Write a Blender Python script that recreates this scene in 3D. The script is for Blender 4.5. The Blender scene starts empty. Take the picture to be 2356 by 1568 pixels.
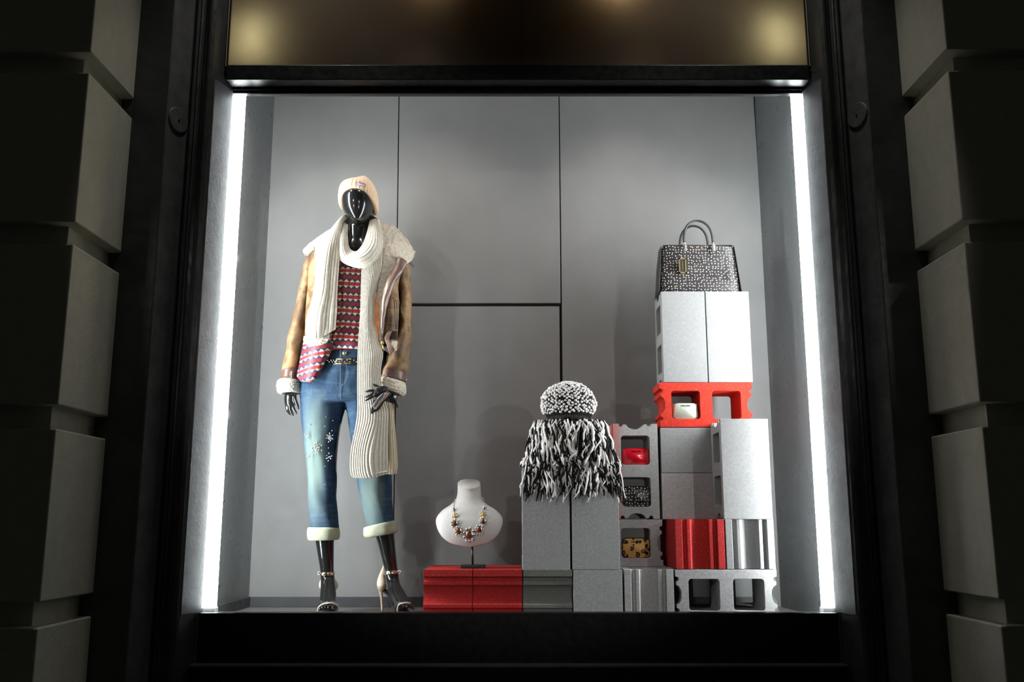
import bpy, bmesh, math, random
import numpy as np
from mathutils import Vector, Matrix, noise
from mathutils.geometry import tessellate_polygon
random.seed(7)
S = bpy.context.scene
COL = S.collection
# ---------------------------------------------------------------- camera, world, lights, exposure
# world units metres; the display floor inside the window is z=0, camera stands at the origin of x,y
CAMZ = 0.374
F = 2158.0
TH = math.radians(10.9)
CT, ST = math.cos(TH), math.sin(TH)
XC = 0.024                      # centre line of the shop window
cam_d = bpy.data.cameras.new('camera')
cam_d.sensor_width = 36.0
cam_d.lens = F / 2356 * 36.0
cam_d.clip_start = 0.05
cam = bpy.data.objects.new('camera', cam_d)
cam.location = (0, 0, CAMZ)
cam.rotation_euler = (math.pi/2 + TH, 0, 0)
COL.objects.link(cam)
S.camera = cam
S.view_settings.view_transform = 'Standard'
S.view_settings.look = 'None'
S.view_settings.gamma = 1.0
S.view_settings.use_curve_mapping = False
S.view_settings.exposure = 0.0
W = bpy.data.worlds.new('night'); S.world = W
W.use_nodes = True
W.node_tree.nodes['Background'].inputs[0].default_value = (1.0, 0.97, 0.9, 1)
W.node_tree.nodes['Background'].inputs[1].default_value = 0.009
TUBE = 42.0
FRONT_FILL = 100.0
def spot(name, loc, target, watts, color, deg, blend=0.5, r=0.03):
    d = bpy.data.lights.new(name, 'SPOT'); d.energy = watts; d.color = color
    d.spot_size = math.radians(deg); d.spot_blend = blend; d.shadow_soft_size = r
    o = bpy.data.objects.new(name, d); o.location = loc
    o.rotation_euler = (Vector(target)-Vector(loc)).to_track_quat('-Z', 'Y').to_euler()
    COL.objects.link(o); return o
spot('spot_lamp', (-1.07, 3.735, CAMZ+2.04), (-0.55, 4.2, CAMZ+0.5), 21, (1.0,.93,.86), 95, .6, .018)
spot('spot_lamp', (1.09, 3.735, CAMZ+2.00), (0.62, 4.15, CAMZ+0.55), 17, (1.0,.95,.90), 95, .6, .022)
spot('spot_lamp', (-0.38, 3.74, CAMZ+2.25), (-0.38, 4.25, CAMZ+0.8), 24, (1.0,.88,.81), 84, .9, .03)
spot('spot_lamp', (0.56, 3.74, CAMZ+2.25), (0.50, 4.25, CAMZ+0.8), 28, (1.0,.88,.82), 84, .9, .03)
def area(name, loc, target, watts, color, sx, sy=None):
    d = bpy.data.lights.new(name, 'AREA'); d.energy = watts; d.color = color
    d.shape = 'RECTANGLE'; d.size = sx; d.size_y = sy or sx
    o = bpy.data.objects.new(name, d); o.location = loc
    o.rotation_euler = (Vector(target)-Vector(loc)).to_track_quat('-Z', 'Y').to_euler()
    COL.objects.link(o); return o
# added fill spots, unseen above the window, brightening pier reveals and window contents
for x_, w_ in ((-0.95,30),(1.0,30)):
    spot('pier_fill_spot', (x_, 3.22, CAMZ+3.0), (x_*.8, 3.60, CAMZ+0.1), w_, (1.0,.97,.90), 75, .8, .05)

# added fill strips beside the tubes, throwing extra light across to the piers
for s_ in (-1,1):
    area('cross_fill_strip', (XC+s_*1.120, 3.722, 1.1), (XC-s_*1.6, 2.95, 1.1), 24, (.93,.98,1.0), .03, 2.0)
# added frontal fill spots behind the camera, their cones held to the window
for x_, w_ in ((-2.49,FRONT_FILL),(2.655,FRONT_FILL)):
    for z_ in (0.9, 2.3):
        spot('front_fill_spot', (x_, -0.65, CAMZ+z_), (XC, 3.95, CAMZ+0.62), w_, (1.0,.95,.91), 27, .45, .045)
# lamps inside the closed sign box above the window (behind its translucent panels)
area('sign_lamp', (-1.085, 3.712, CAMZ+1.98), (-1.085, 3.60, CAMZ+1.98), .30, (1,.95,.70), .07, .16)
area('sign_lamp', (1.11, 3.712, CAMZ+1.99), (1.11, 3.60, CAMZ+1.99), .30, (1,.95,.70), .07, .16)
area('sign_lamp', (0.45, 3.70, CAMZ+2.24), (0.45, 3.60, CAMZ+2.24), .25, (1,.72,.5), .10, .06)
area('sign_lamp', (-0.35, 3.70, CAMZ+2.26), (-0.35, 3.60, CAMZ+2.26), .12, (1,.72,.5), .10, .06)

# ---------------------------------------------------------------- helpers
def P(px, py, Y):
    """point at distance Y from the street camera seen at a pixel of the survey photograph"""
    a = (784-py)/F; b = (px-1178)/F
    dy = CT - a*ST
    t = Y/dy
    return Vector((b*t, Y, CAMZ + (ST + a*CT)*t))
def origin(o):
    v = Vector((0,0,0))
    while o is not None:
        v += o.location; o = o.parent
    return v
def tag(o, label=None, cat=None, group=None, kind=None):
    if label: o['label'] = label
    if cat: o['category'] = cat
    if group: o['group'] = group
    if kind: o['kind'] = kind
    return o
def thing(name, label, cat, loc, group=None):
    o = bpy.data.objects.new(name, None); o.location = loc; o.empty_display_size = .05
    COL.objects.link(o)
    return tag(o, label, cat, group)
def link(name, me, mat, parent=None, smooth=False, loc=None):
    """mesh given in world coordinates -> object under parent"""
    base = origin(parent) if parent else Vector((0,0,0))
    off = Vector(loc) if loc is not None else Vector((0,0,0))
    me.transform(Matrix.Translation(-(base+off)))
    if smooth:
        me.polygons.foreach_set('use_smooth', [True]*len(me.polygons))
    if mat: me.materials.append(mat)
    o = bpy.data.objects.new(name, me); o.parent = parent; o.location = off
    COL.objects.link(o)
    return o
class G:
    """collects geometry"""
    def __init__(s): s.v = []; s.f = []
    def add(s, vs, fs):
        n = len(s.v); s.v += [tuple(v) for v in vs]; s.f += [tuple(i+n for i in f) for f in fs]; return s
    def box(s, a, b):
        x0,y0,z0 = a; x1,y1,z1 = b
        return s.add([(x0,y0,z0),(x1,y0,z0),(x1,y1,z0),(x0,y1,z0),(x0,y0,z1),(x1,y0,z1),(x1,y1,z1),(x0,y1,z1)],
            [(0,3,2,1),(4,5,6,7),(0,1,5,4),(1,2,6,5),(2,3,7,6),(3,0,4,7)])
    def tube(s, pts, r, n=8, cap=True, flat=None):
        pts = [Vector(p) for p in pts]
        rs = r if isinstance(r, (list,tuple)) else [r]*len(pts)
        vs = []; fs = []; prev = None
        for i,p in enumerate(pts):
            t = (pts[min(i+1,len(pts)-1)]-pts[max(i-1,0)]).normalized()
            if prev is None:
                u = t.cross(Vector((0,1,0)))
                if u.length < .2: u = t.cross(Vector((1,0,0)))
            else: u = prev - t*prev.dot(t)
            u.normalize(); prev = u; w = t.cross(u)
            for k in range(n):
                a = 2*math.pi*k/n
                vs.append(p + (u*math.cos(a) + w*math.sin(a)*(flat or 1))*rs[i])
        m = len(pts)
        for i in range(m-1):
            for k in range(n):
                k2 = (k+1)%n
                fs.append((i*n+k, i*n+k2, (i+1)*n+k2, (i+1)*n+k))
        if cap:
            fs.append(tuple(range(n))[::-1]); fs.append(tuple((m-1)*n+k for k in range(n)))
        return s.add(vs, fs)
    def ball(s, c, r, seg=8, rings=5, rot=None):
        c = Vector(c); r = r if isinstance(r,(tuple,list)) else (r,r,r)
        vs = [Vector((0,0,r[2]))]
        for i in range(1, rings):
            a = math.pi*i/rings
            for k in range(seg):
                b = 2*math.pi*k/seg
                vs.append(Vector((r[0]*math.sin(a)*math.cos(b), r[1]*math.sin(a)*math.sin(b), r[2]*math.cos(a))))
        vs.append(Vector((0,0,-r[2])))
        fs = [(0,1+k,1+(k+1)%seg) for k in range(seg)]
        for i in range(rings-2):
            for k in range(seg):
                k2 = (k+1)%seg
                fs.append((1+i*seg+k, 1+(i+1)*seg+k, 1+(i+1)*seg+k2, 1+i*seg+k2))
        l = len(vs)-1; b0 = 1+(rings-2)*seg
        fs += [(l, b0+(k+1)%seg, b0+k) for k in range(seg)]
        if rot: vs = [rot@v for v in vs]
        return s.add([v+c for v in vs], fs)
    def cyl(s, c0, c1, r0, r1=None, n=24):
        return s.tube([c0, c1], [r0, r0 if r1 is None else r1], n)
    def mesh(s, name):
        me = bpy.data.meshes.new(name); me.from_pydata(s.v, [], s.f); me.update(); return me
    def build(s, name, mat, parent=None, smooth=False, loc=None, fix=False):
        me = s.mesh(name)
        if fix:
            bm = bmesh.new(); bm.from_mesh(me); bmesh.ops.recalc_face_normals(bm, faces=bm.faces); bm.to_mesh(me); bm.free()
        return link(name, me, mat, parent, smooth, loc)
def bevel(o, w=.003, seg=2, ang=35):
    m = o.modifiers.new('bevel', 'BEVEL'); m.width = w; m.segments = seg
    m.limit_method = 'ANGLE'; m.angle_limit = math.radians(ang); return o
def cr(p0,p1,p2,p3,t):
    return .5*((2*p1)+(-p0+p2)*t+(2*p0-5*p1+4*p2-p3)*t*t+(-p0+3*p1-3*p2+p3)*t**3)
def curve(ctrl, n):
    """catmull-rom through control rows (numpy arrays) -> n samples"""
    c = np.array(ctrl, float); m = len(c)
    if m == 1: return np.repeat(c, n, 0)
    out = []
    for i in range(n):
        x = i/(n-1)*(m-1); k = min(int(x), m-2); t = x-k
        p0 = c[k-1] if k>0 else 2*c[0]-c[1]
        p3 = c[k+2] if k+2<m else 2*c[-1]-c[-2]
        out.append(cr(p0,c[k],c[k+1],p3,t))
    return np.array(out)
def grid_normals(g):
    du = np.gradient(g, axis=1); dv = np.gradient(g, axis=0)
    n = np.cross(du, dv); l = np.linalg.norm(n, axis=2, keepdims=True); l[l==0] = 1
    return n/l
def patch(name, rows, mat, parent, thick=.006, nu=24, nv=40, disp=None, fur=0., kind=None, round_edge=True, noise_s=90):
    """cloth sheet through control rows of (px,py,Y) points; disp(u,v) pushes it out, a back face gives it thickness"""
    ctl = np.array([[list(P(*p)) for p in r] for r in rows])       # rows x cols x 3
    a = np.array([curve(ctl[i], nu) for i in range(len(ctl))])      # rows x nu x 3
    g = np.array([curve(a[:,j], nv) for j in range(nu)]).transpose(1,0,2)   # nv x nu x 3
    n = grid_normals(g)
    if n[...,1].mean() > 0: n = -n                                  # face the street
    d = np.zeros((nv,nu))
    th = np.full((nv,nu), thick)
    for i in range(nv):
        for j in range(nu):
            u = j/(nu-1); v = i/(nv-1)
            if disp: d[i,j] += disp(u,v)
            if fur: d[i,j] += fur*noise.noise(Vector(g[i,j])*noise_s) + .6*fur*noise.noise(Vector(g[i,j])*noise_s*2.3)
            if round_edge:
                e = min(u,1-u)*(nu-1)/1.5
                th[i,j] *= min(1, .35+.65*min(1,e)); d[i,j] -= thick*.35*max(0,1-e)
    f = g + n*d[...,None]; b = g - n*th[...,None]
    vs = [tuple(p) for p in f.reshape(-1,3)] + [tuple(p) for p in b.reshape(-1,3)]
    N = nu*nv; fs = []
    for i in range(nv-1):
        for j in range(nu-1):
            q = (i*nu+j, i*nu+j+1, (i+1)*nu+j+1, (i+1)*nu+j)
            fs.append(q); fs.append(tuple(N+k for k in reversed(q)))
    def rim(a,b): fs.append((a, a+N, b+N, b))
    for j in range(nu-1): rim(j, j+1); rim((nv-1)*nu+j+1, (nv-1)*nu+j)
    for i in range(nv-1): rim((i+1)*nu, i*nu); rim(i*nu+nu-1, (i+1)*nu+nu-1)
    me = bpy.data.meshes.new(name); me.from_pydata(vs, [], fs); me.update()
    bm = bmesh.new(); bm.from_mesh(me); bmesh.ops.recalc_face_normals(bm, faces=bm.faces); bm.to_mesh(me); bm.free()
    uv = me.uv_layers.new(name='UVMap')
    for l in me.loops:
        k = l.vertex_index % N; uv.data[l.index].uv = ((k%nu)/(nu-1), (k//nu)/(nv-1))
    return link(name, me, mat, parent, True)
def ring_pts(c, a, b, n, power=2.0, a0=0, a1=360):
    out = []
    full = abs(a1-a0) >= 360
    for k in range(n):
        t = math.radians(a0 + (a1-a0)*k/(n if full else n-1))
        ct, st = math.cos(t), math.sin(t)
        e = 2/power
        out.append(c + a*(math.copysign(abs(ct)**e, ct)) + b*(math.copysign(abs(st)**e, st)))
    return out
def loft_data(rings, n=28, nv=40, power=2.0, disp=None, arc=None):
    """rings: (xl,yl,xr,yr,Y,ry[,dz]) left and right outline pixels, centre distance, half depth, lean of the depth axis"""
    c = []
    for r in rings:
        xl,yl,xr,yr,Y,ry = r[:6]; dz = r[6] if len(r)>6 else 0; dzb = r[7] if len(r)>7 else dz
        A = P(xl,yl,Y); B = P(xr,yr,Y)
        c.append(list((A+B)/2)+list((B-A)/2)+[0,ry,dz,dzb])
    s = curve(c, nv)
    a0,a1 = arc or (0,360)
    full = arc is None
    vs = []
    for i in range(nv):
        C = Vector(s[i][:3]); A = Vector(s[i][3:6]); B = Vector(s[i][6:9]); kb = s[i][9]-s[i][8]
        ring = ring_pts(C, A, B, n, power, a0, a1)
        for k,p in enumerate(ring):
            if kb and p.y > C.y: p.z += kb*(p.y-C.y)/B.y
            if disp:
                u = k/n; v = i/(nv-1)
                q = p-C
                p = C + q*(1+disp(u,v,p)/max(q.length,1e-4))
            vs.append(p)
    fs = []
    for i in range(nv-1):
        for k in range(n if full else n-1):
            k2 = (k+1)%n
            fs.append((i*n+k, i*n+k2, (i+1)*n+k2, (i+1)*n+k))
    return vs, fs
def loft(name, rings, mat, parent, n=28, nv=40, power=2.0, disp=None, arc=None, solid=0, cap=True, smooth=True, label=None):
    vs, fs = loft_data(rings, n, nv, power, disp, arc)
    g = G()
    if arc is None and cap:
        fs = fs + [tuple(range(n)), tuple((nv-1)*n+k for k in range(n))]
    g.add(vs, fs)
    o = g.build(name, mat, parent, smooth, fix=True)
    if solid:
        m = o.modifiers.new('solid', 'SOLIDIFY'); m.thickness = solid; m.offset = 0
    if label: o['label'] = label
    return o
# ---------------------------------------------------------------- materials
def mk(name, color=(.5,.5,.5), rough=.6, metal=0, spec=.5, coat=0, build=None):
    m = bpy.data.materials.new(name); m.use_nodes = True
    nt = m.node_tree; b = nt.nodes['Principled BSDF']
    b.inputs['Base Color'].default_value = (*color,1); b.inputs['Roughness'].default_value = rough
    b.inputs['Metallic'].default_value = metal; b.inputs['Specular IOR Level'].default_value = spec
    b.inputs['Coat Weight'].default_value = coat
    if build: build(nt, b)
    return m
def nd(nt, t, **kw):
    n = nt.nodes.new(t)
    for k,v in kw.items():
        if k.startswith('i_'): n.inputs[int(k[2:])].default_value = v
        else: setattr(n, k, v)
    return n
def coords(nt, kind='Object', scale=None):
    tc = nd(nt, 'ShaderNodeTexCoord')
    if scale is None: return tc.outputs[kind]
    mp = nd(nt, 'ShaderNodeMapping'); mp.inputs['Scale'].default_value = scale
    nt.links.new(tc.outputs[kind], mp.inputs[0]); return mp.outputs[0]
def noise_n(nt, vec, scale, detail=4, rough=.55):
    n = nd(nt, 'ShaderNodeTexNoise'); n.inputs['Scale'].default_value = scale
    n.inputs['Detail'].default_value = detail; n.inputs['Roughness'].default_value = rough
    nt.links.new(vec, n.inputs['Vector']); return n.outputs['Fac']
def ramp(nt, fac, stops, interp='LINEAR'):
    r = nd(nt, 'ShaderNodeValToRGB'); cr_ = r.color_ramp; cr_.interpolation = interp
    while len(cr_.elements) < len(stops): cr_.elements.new(.5)
    for e,(p,c) in zip(cr_.elements, stops):
        e.position = p; e.color = (*c,1) if len(c)==3 else c
    nt.links.new(fac, r.inputs[0]); return r.outputs[0]
def mixc(nt, fac, a, b, mode='MIX'):
    m = nd(nt, 'ShaderNodeMix', data_type='RGBA', blend_type=mode)
    for i,x in ((0,fac),(6,a),(7,b)):
        if hasattr(x, 'is_linked') or hasattr(x,'node'): nt.links.new(x, m.inputs[i])
        else: m.inputs[i].default_value = x if i==0 else (*x,1)
    return m.outputs[2]
def math_n(nt, op, a, b=None, c=None):
    m = nd(nt, 'ShaderNodeMath', operation=op)
    for i,x in enumerate((a,b,c)):
        if x is None: continue
        if hasattr(x,'node'): nt.links.new(x, m.inputs[i])
        else: m.inputs[i].default_value = x
    return m.outputs[0]
def bump(nt, b, h, strength=.3, dist=.002):
    n = nd(nt, 'ShaderNodeBump'); n.inputs['Strength'].default_value = strength; n.inputs['Distance'].default_value = dist
    nt.links.new(h, n.inputs['Height']); nt.links.new(n.outputs[0], b.inputs['Normal'])
def m_concrete(name, c, amount=.25, pits=.5, paint=None):
    def f(nt, b):
        v = coords(nt)
        big = noise_n(nt, v, 7, 3); fine = noise_n(nt, v, 420, 3, .7); mid = noise_n(nt, v, 120, 3, .7)
        lo = tuple(x*(1-amount) for x in c); hi = tuple(min(1,x*(1+amount)) for x in c)
        col = ramp(nt, mid, [(.3,lo),(.7,hi)])
        col = mixc(nt, math_n(nt,'MULTIPLY',big,.6), col, tuple(x*.8 for x in c))
        if paint:   # sprayed paint that fades out over the block
            pc, z0, z1, ax = paint
            sp = nd(nt,'ShaderNodeSeparateXYZ'); nt.links.new(v, sp.inputs[0])
            mr = nd(nt,'ShaderNodeMapRange'); mr.inputs['From Min'].default_value = z0; mr.inputs['From Max'].default_value = z1
            nt.links.new(math_n(nt,'ADD', sp.outputs[ax], math_n(nt,'MULTIPLY', math_n(nt,'SUBTRACT',big,.5), .06)), mr.inputs[0])
            col = mixc(nt, mr.outputs[0], col, pc)
        spk = ramp(nt, noise_n(nt, v, 300, 2, .5), [(.68,(0,0,0)),(.74,(1,1,1))])
        col = mixc(nt, math_n(nt,'MULTIPLY',spk,.45), col, (.85,.83,.82))
        nt.links.new(col, b.inputs['Base Color'])
        vf = noise_n(nt, v, 900, 2, .6)
        h = math_n(nt,'ADD', math_n(nt,'MULTIPLY',mid,pits), math_n(nt,'ADD', fine, math_n(nt,'MULTIPLY', vf, .7)))
        bump(nt, b, h, .12+pits*.9, .0016)
    return mk(name, c, .88, spec=.25, build=f)
def m_paint(name, c, rough=.4, var=.15, bs=.15, scale=6, spec=.5):
    def f(nt,b):
        v = coords(nt); n = noise_n(nt, v, scale, 6, .6)
        nt.links.new(ramp(nt, n, [(.3,tuple(x*(1-var) for x in c)),(.7,tuple(x*(1+var) for x in c))]), b.inputs['Base Color'])
        nt.links.new(ramp(nt, noise_n(nt,v,scale*4,4), [(.3,(rough*.8,)*3),(.7,(rough*1.2,)*3)]), b.inputs['Roughness'])
        bump(nt, b, noise_n(nt, v, scale*5, 6, .65), bs, .004)
    return mk(name, c, rough, spec=spec, build=f)
def m_wall(name, c, rough=.5, bs=.16):
    def f(nt,b):
        v = coords(nt); n = noise_n(nt, v, 2.2, 6, .6)
        nt.links.new(ramp(nt, n, [(.3,tuple(x*.9 for x in c)),(.7,tuple(x*1.08 for x in c))]), b.inputs['Base Color'])
        m1 = nd(nt,'ShaderNodeTexNoise'); m1.inputs['Scale'].default_value = 9; m1.inputs['Detail'].default_value = 8
        m1.inputs['Distortion'].default_value = 1.5; nt.links.new(v, m1.inputs['Vector'])
        # trowel marks: sharp thin ridges
        rid = ramp(nt, m1.outputs['Fac'], [(.48,(0,0,0)),(.5,(1,1,1)),(.53,(0,0,0))])
        h = math_n(nt,'ADD', math_n(nt,'MULTIPLY',rid,.10), noise_n(nt,v,14,8,.65))
        bump(nt, b, h, bs, .006)
        nt.links.new(ramp(nt, noise_n(nt,v,20,4), [(.3,(rough*.8,)*3),(.7,(rough*1.2,)*3)]), b.inputs['Roughness'])
    return mk(name, c, rough, spec=.4, build=f)
def m_knit(name, c, rib=0):
    def f(nt,b):
        v = coords(nt); n = noise_n(nt, v, 60, 4, .6)
        nt.links.new(ramp(nt, n, [(.3,tuple(x*.85 for x in c)),(.7,tuple(min(1,x*1.05) for x in c))]), b.inputs['Base Color'])
        w = nd(nt,'ShaderNodeTexWave', wave_type='BANDS', bands_direction='Z'); w.inputs['Scale'].default_value = 70
        w.inputs['Distortion'].default_value = 2.0; w.inputs['Detail'].default_value = 1; nt.links.new(v, w.inputs['Vector'])
        bump(nt, b, math_n(nt,'ADD', math_n(nt,'MULTIPLY',w.outputs['Fac'],.5), noise_n(nt,v,400,2)), .35, .002)
    m = mk(name, c, .9, spec=.15, build=f)
    m.node_tree.nodes['Principled BSDF'].inputs['Sheen Weight'].default_value = .3
    return m
def m_fur(name, c):
    def f(nt,b):
        v = coords(nt); n = noise_n(nt, v, 130, 4, .7); k = noise_n(nt, v, 9, 3)
        col = ramp(nt, n, [(.30,tuple(x*.72 for x in c)),(.58,c)])
        col = mixc(nt, ramp(nt, k, [(.5,(0,0,0)),(.8,(.5,.5,.5))]), col, (c[0]*.8,c[1]*.62,c[2]*.42))
        nt.links.new(col, b.inputs['Base Color'])
        bump(nt, b, noise_n(nt,v,230,4,.7), .9, .004)
    m = mk(name, c, .95, spec=.1, build=f)
    m.node_tree.nodes['Principled BSDF'].inputs['Sheen Weight'].default_value = .4
    return m
def m_leather(name, c, rough=.45, var=.3, spec=.5, wear=None):
    def f(nt,b):
        v = coords(nt); n = noise_n(nt, v, 16, 7, .68)
        col = ramp(nt, n, [(.36,tuple(x*(1-var) for x in c)),(.64,tuple(min(1,x*(1+var)) for x in c))])
        if wear: col = mixc(nt, ramp(nt, noise_n(nt,v,5,4,.6), [(.52,(0,0,0)),(.72,(1,1,1))]), col, wear)
        nt.links.new(col, b.inputs['Base Color'])
        bump(nt, b, math_n(nt,'ADD', noise_n(nt,v,260,3,.6), math_n(nt,'MULTIPLY',noise_n(nt,v,22,3),2.)), .25, .003)
    return mk(name, c, rough, spec=spec, build=f)
BLACKGLOSS = mk('gloss_black_skin', (.012,.012,.012), .16, spec=.6, coat=.4)
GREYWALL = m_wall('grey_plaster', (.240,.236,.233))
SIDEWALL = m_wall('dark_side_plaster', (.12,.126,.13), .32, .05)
JOINT = mk('joint_black', (.012,.012,.012), .8)  # near-black base behind the open joints, also for screws
BASEB = m_paint('baseboard_dark', (.05,.052,.055), .5)
FRAME = m_paint('black_frame_paint', (.008,.008,.0085), .42, .2, .10, 8, .25)
JAMB = m_paint('black_jamb_paint', (.052,.054,.056), .36, .25, .2, 10)
FRAMEG = m_paint('worn_grey_tube_lit_paint', (.10,.102,.105), .42, .25, .25, 14)  # on the splays its lighter tone stands for the tube glow
STONE = m_paint('painted_stone', (.56,.555,.46), .8, .06, .25, 25, .2)
FLOORW = None
def f_floor(nt,b):
    v = coords(nt, scale=(2,26,1)); n = noise_n(nt, v, 3, 6, .6)
    nt.links.new(ramp(nt, n, [(.3,(.10,.085,.08)),(.7,(.27,.24,.23))]), b.inputs['Base Color'])
    bump(nt, b, n, .1, .003)
FLOORW = mk('worn_floorboards', (.2,.18,.17), .4, build=f_floor)
PAVE = m_paint('dark_paving', (.05,.05,.05), .8)
def f_glass():
    m = bpy.data.materials.new('window_glass'); m.use_nodes = True; nt = m.node_tree; nt.nodes.clear()
    out = nd(nt,'ShaderNodeOutputMaterial'); tr = nd(nt,'ShaderNodeBsdfTransparent'); gl = nd(nt,'ShaderNodeBsdfGlossy')
    tr.inputs[0].default_value = (.97,.98,.98,1); gl.inputs['Roughness'].default_value = .02
    fr = nd(nt,'ShaderNodeFresnel'); fr.inputs[0].default_value = 1.3
    mx = nd(nt,'ShaderNodeMixShader'); nt.links.new(fr.outputs[0], mx.inputs[0]); nt.links.new(tr.outputs[0], mx.inputs[1])
    nt.links.new(gl.outputs[0], mx.inputs[2]); nt.links.new(mx.outputs[0], out.inputs[0]); return m
GLASS = f_glass()
def f_emit(name, c, s):
    m = bpy.data.materials.new(name); m.use_nodes = True; nt = m.node_tree
    b = nt.nodes['Principled BSDF']; b.inputs['Base Color'].default_value = (.9,.9,.9,1)
    b.inputs['Emission Color'].default_value = (*c,1); b.inputs['Emission Strength'].default_value = s; return m
TUBEMAT = f_emit('lit_tube_diffuser', (.93,.985,1.0), TUBE)
def f_opal():
    m = bpy.data.materials.new('translucent_sign_panel'); m.use_nodes = True; nt = m.node_tree; nt.nodes.clear()
    out = nd(nt,'ShaderNodeOutputMaterial'); t = nd(nt,'ShaderNodeBsdfTranslucent'); d = nd(nt,'ShaderNodeBsdfPrincipled')
    v = coords(nt); n = noise_n(nt, v, 5, 4)
    t.inputs[0].default_value = (.80,.74,.60,1); d.inputs['Base Color'].default_value = (.13,.10,.08,1); d.inputs['Roughness'].default_value = .35
    nt.links.new(ramp(nt,n,[(.3,(.74,.68,.55)),(.7,(.85,.80,.66))]), t.inputs[0])
    mx = nd(nt,'ShaderNodeMixShader'); mx.inputs[0].default_value = .4
    nt.links.new(t.outputs[0], mx.inputs[1]); nt.links.new(d.outputs[0], mx.inputs[2]); nt.links.new(mx.outputs[0], out.inputs[0]); return m
OPAL = f_opal()
BOXW = mk('sign_box_lining', (.42,.34,.27), .8)
METAL = mk('polished_champagne_metal', (.75,.66,.52), .2, 1)
GOLD = mk('gold_metal', (.80,.60,.25), .25, 1)
SILVER = mk('silver_metal', (.72,.70,.66), .25, 1)
STEEL = mk('dark_steel', (.05,.05,.05), .3, 1)
WHITEP = mk('white_plastic', (.7,.7,.7), .4)
# ---------------------------------------------------------------- shop front and room
def struct(o): o['kind'] = 'structure'; return o
def sbox(name, a, b, mat, parent=None, bev=0.0):
    a = (a[0],a[1],a[2]+CAMZ); b = (b[0],b[1],b[2]+CAMZ)
    o = G().box(a,b).build(name, mat, parent)
    if bev: bevel(o, bev, 2)
    if parent is None: struct(o)
    return o
FZ = -CAMZ     # display floor in camera-relative height
XL, XR = -1.19, 1.235
YB = 4.35
# floor boards of the display platform
fl = sbox('floor', (-1.28,3.66,FZ-.10), (1.32,4.40,FZ-.012), JOINT)
k = 0; y = 3.665
while y < 4.38:
    b = sbox('floorboard', (-1.20,y,FZ-.012), (1.25,y+.088,FZ), FLOORW, fl, .0015); y += .09
sbox('ceiling', (-1.28,3.73,2.50), (1.32,4.45,2.56), GREYWALL)
pv = sbox('pavement', (-4.5,-1.5,-1.60), (4.5,3.9,-1.50), PAVE); pv.name = 'pavement'
# back wall: plaster panels with recessed joints
wb = sbox('wall_back', (-1.30,YB+.02,FZ-.1), (1.34,YB+.08,2.56), JOINT)
def wx(px, py): return P(px,py,YB).x
seam1t, seam1b = wx(918,215), wx(903,1385)
seam2t, seam2m = wx(1286,215), wx(1291,700)
zt = 2.5; zm = P(0,700,YB).z-CAMZ; zb = FZ
def panel(pts, label=None, y=0):
    """polygon panel in the wall plane"""
    vs = [(x,YB+y,z+CAMZ) for x,z in pts]+[(x,YB+.045,z+CAMZ) for x,z in pts]; n = len(pts)
    fs = [tuple(range(n))]+[tuple(n+i for i in reversed(range(n)))]+[(i,i+n,(i+1)%n+n,(i+1)%n) for i in range(n)]
    o = G().add(vs,fs).build('wall_panel', GREYWALL, wb, fix=True); bevel(o,.003,2)
    if label: o['label'] = label
    return o
def sx(z, xt, xb): # seam x at height z
    return xb + (xt-xb)*(z-zb)/(2.1-zb)
g = .0022
panel([(XL-.03,zb-.05),(sx(zb,seam1t,seam1b)-g,zb-.05),(sx(zt,seam1t,seam1b)-g,zt),(XL-.03,zt)])
panel([(sx(zm,seam1t,seam1b)+g,zm+.006),(seam2m-g,zm+.006),(seam2t-g,zt),(sx(zt,seam1t,seam1b)+g,zt)])
panel([(sx(zb,seam1t,seam1b)+g,zb-.05),(seam2m-.008,zb-.05),(seam2m-.008,zm-.008),(sx(zm,seam1t,seam1b)+g,zm-.008)], 'grey plaster panel with wider black gaps above and beside it', .004)
panel([(seam2m+g+.002,zb-.05),(wx(1800,1405)+.02,zb-.05),(wx(1733,215)-.004,zt),(seam2t+g,zt)])
bb = sbox('baseboard_back', (XL,YB-.012,FZ), (seam2m+.9,YB+.003,FZ+.044), BASEB, None, .002)
# side walls
def prism(name, pts, z0, z1, mat, parent=None, bev=0):
    n = len(pts)
    vs = [(x,y,z0+CAMZ) for x,y in pts]+[(x,y,z1+CAMZ) for x,y in pts]
    fs = [tuple(range(n)),tuple(n+i for i in range(n))]+[(i,(i+1)%n,(i+1)%n+n,i+n) for i in range(n)]
    o = G().add(vs,fs).build(name, mat, parent, fix=True)
    if bev: bevel(o, bev, 2, 25)
    if parent is None: struct(o)
    return o
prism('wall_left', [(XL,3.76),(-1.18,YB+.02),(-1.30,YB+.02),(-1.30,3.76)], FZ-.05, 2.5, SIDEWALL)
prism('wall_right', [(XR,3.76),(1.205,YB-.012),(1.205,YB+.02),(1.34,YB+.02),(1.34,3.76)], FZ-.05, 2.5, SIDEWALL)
prism('baseboard_left', [(XL+.008,3.80),(-1.170,YB-.01),(-1.19,YB-.01),(-1.20,3.80)], FZ, FZ+.044, BASEB)
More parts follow.
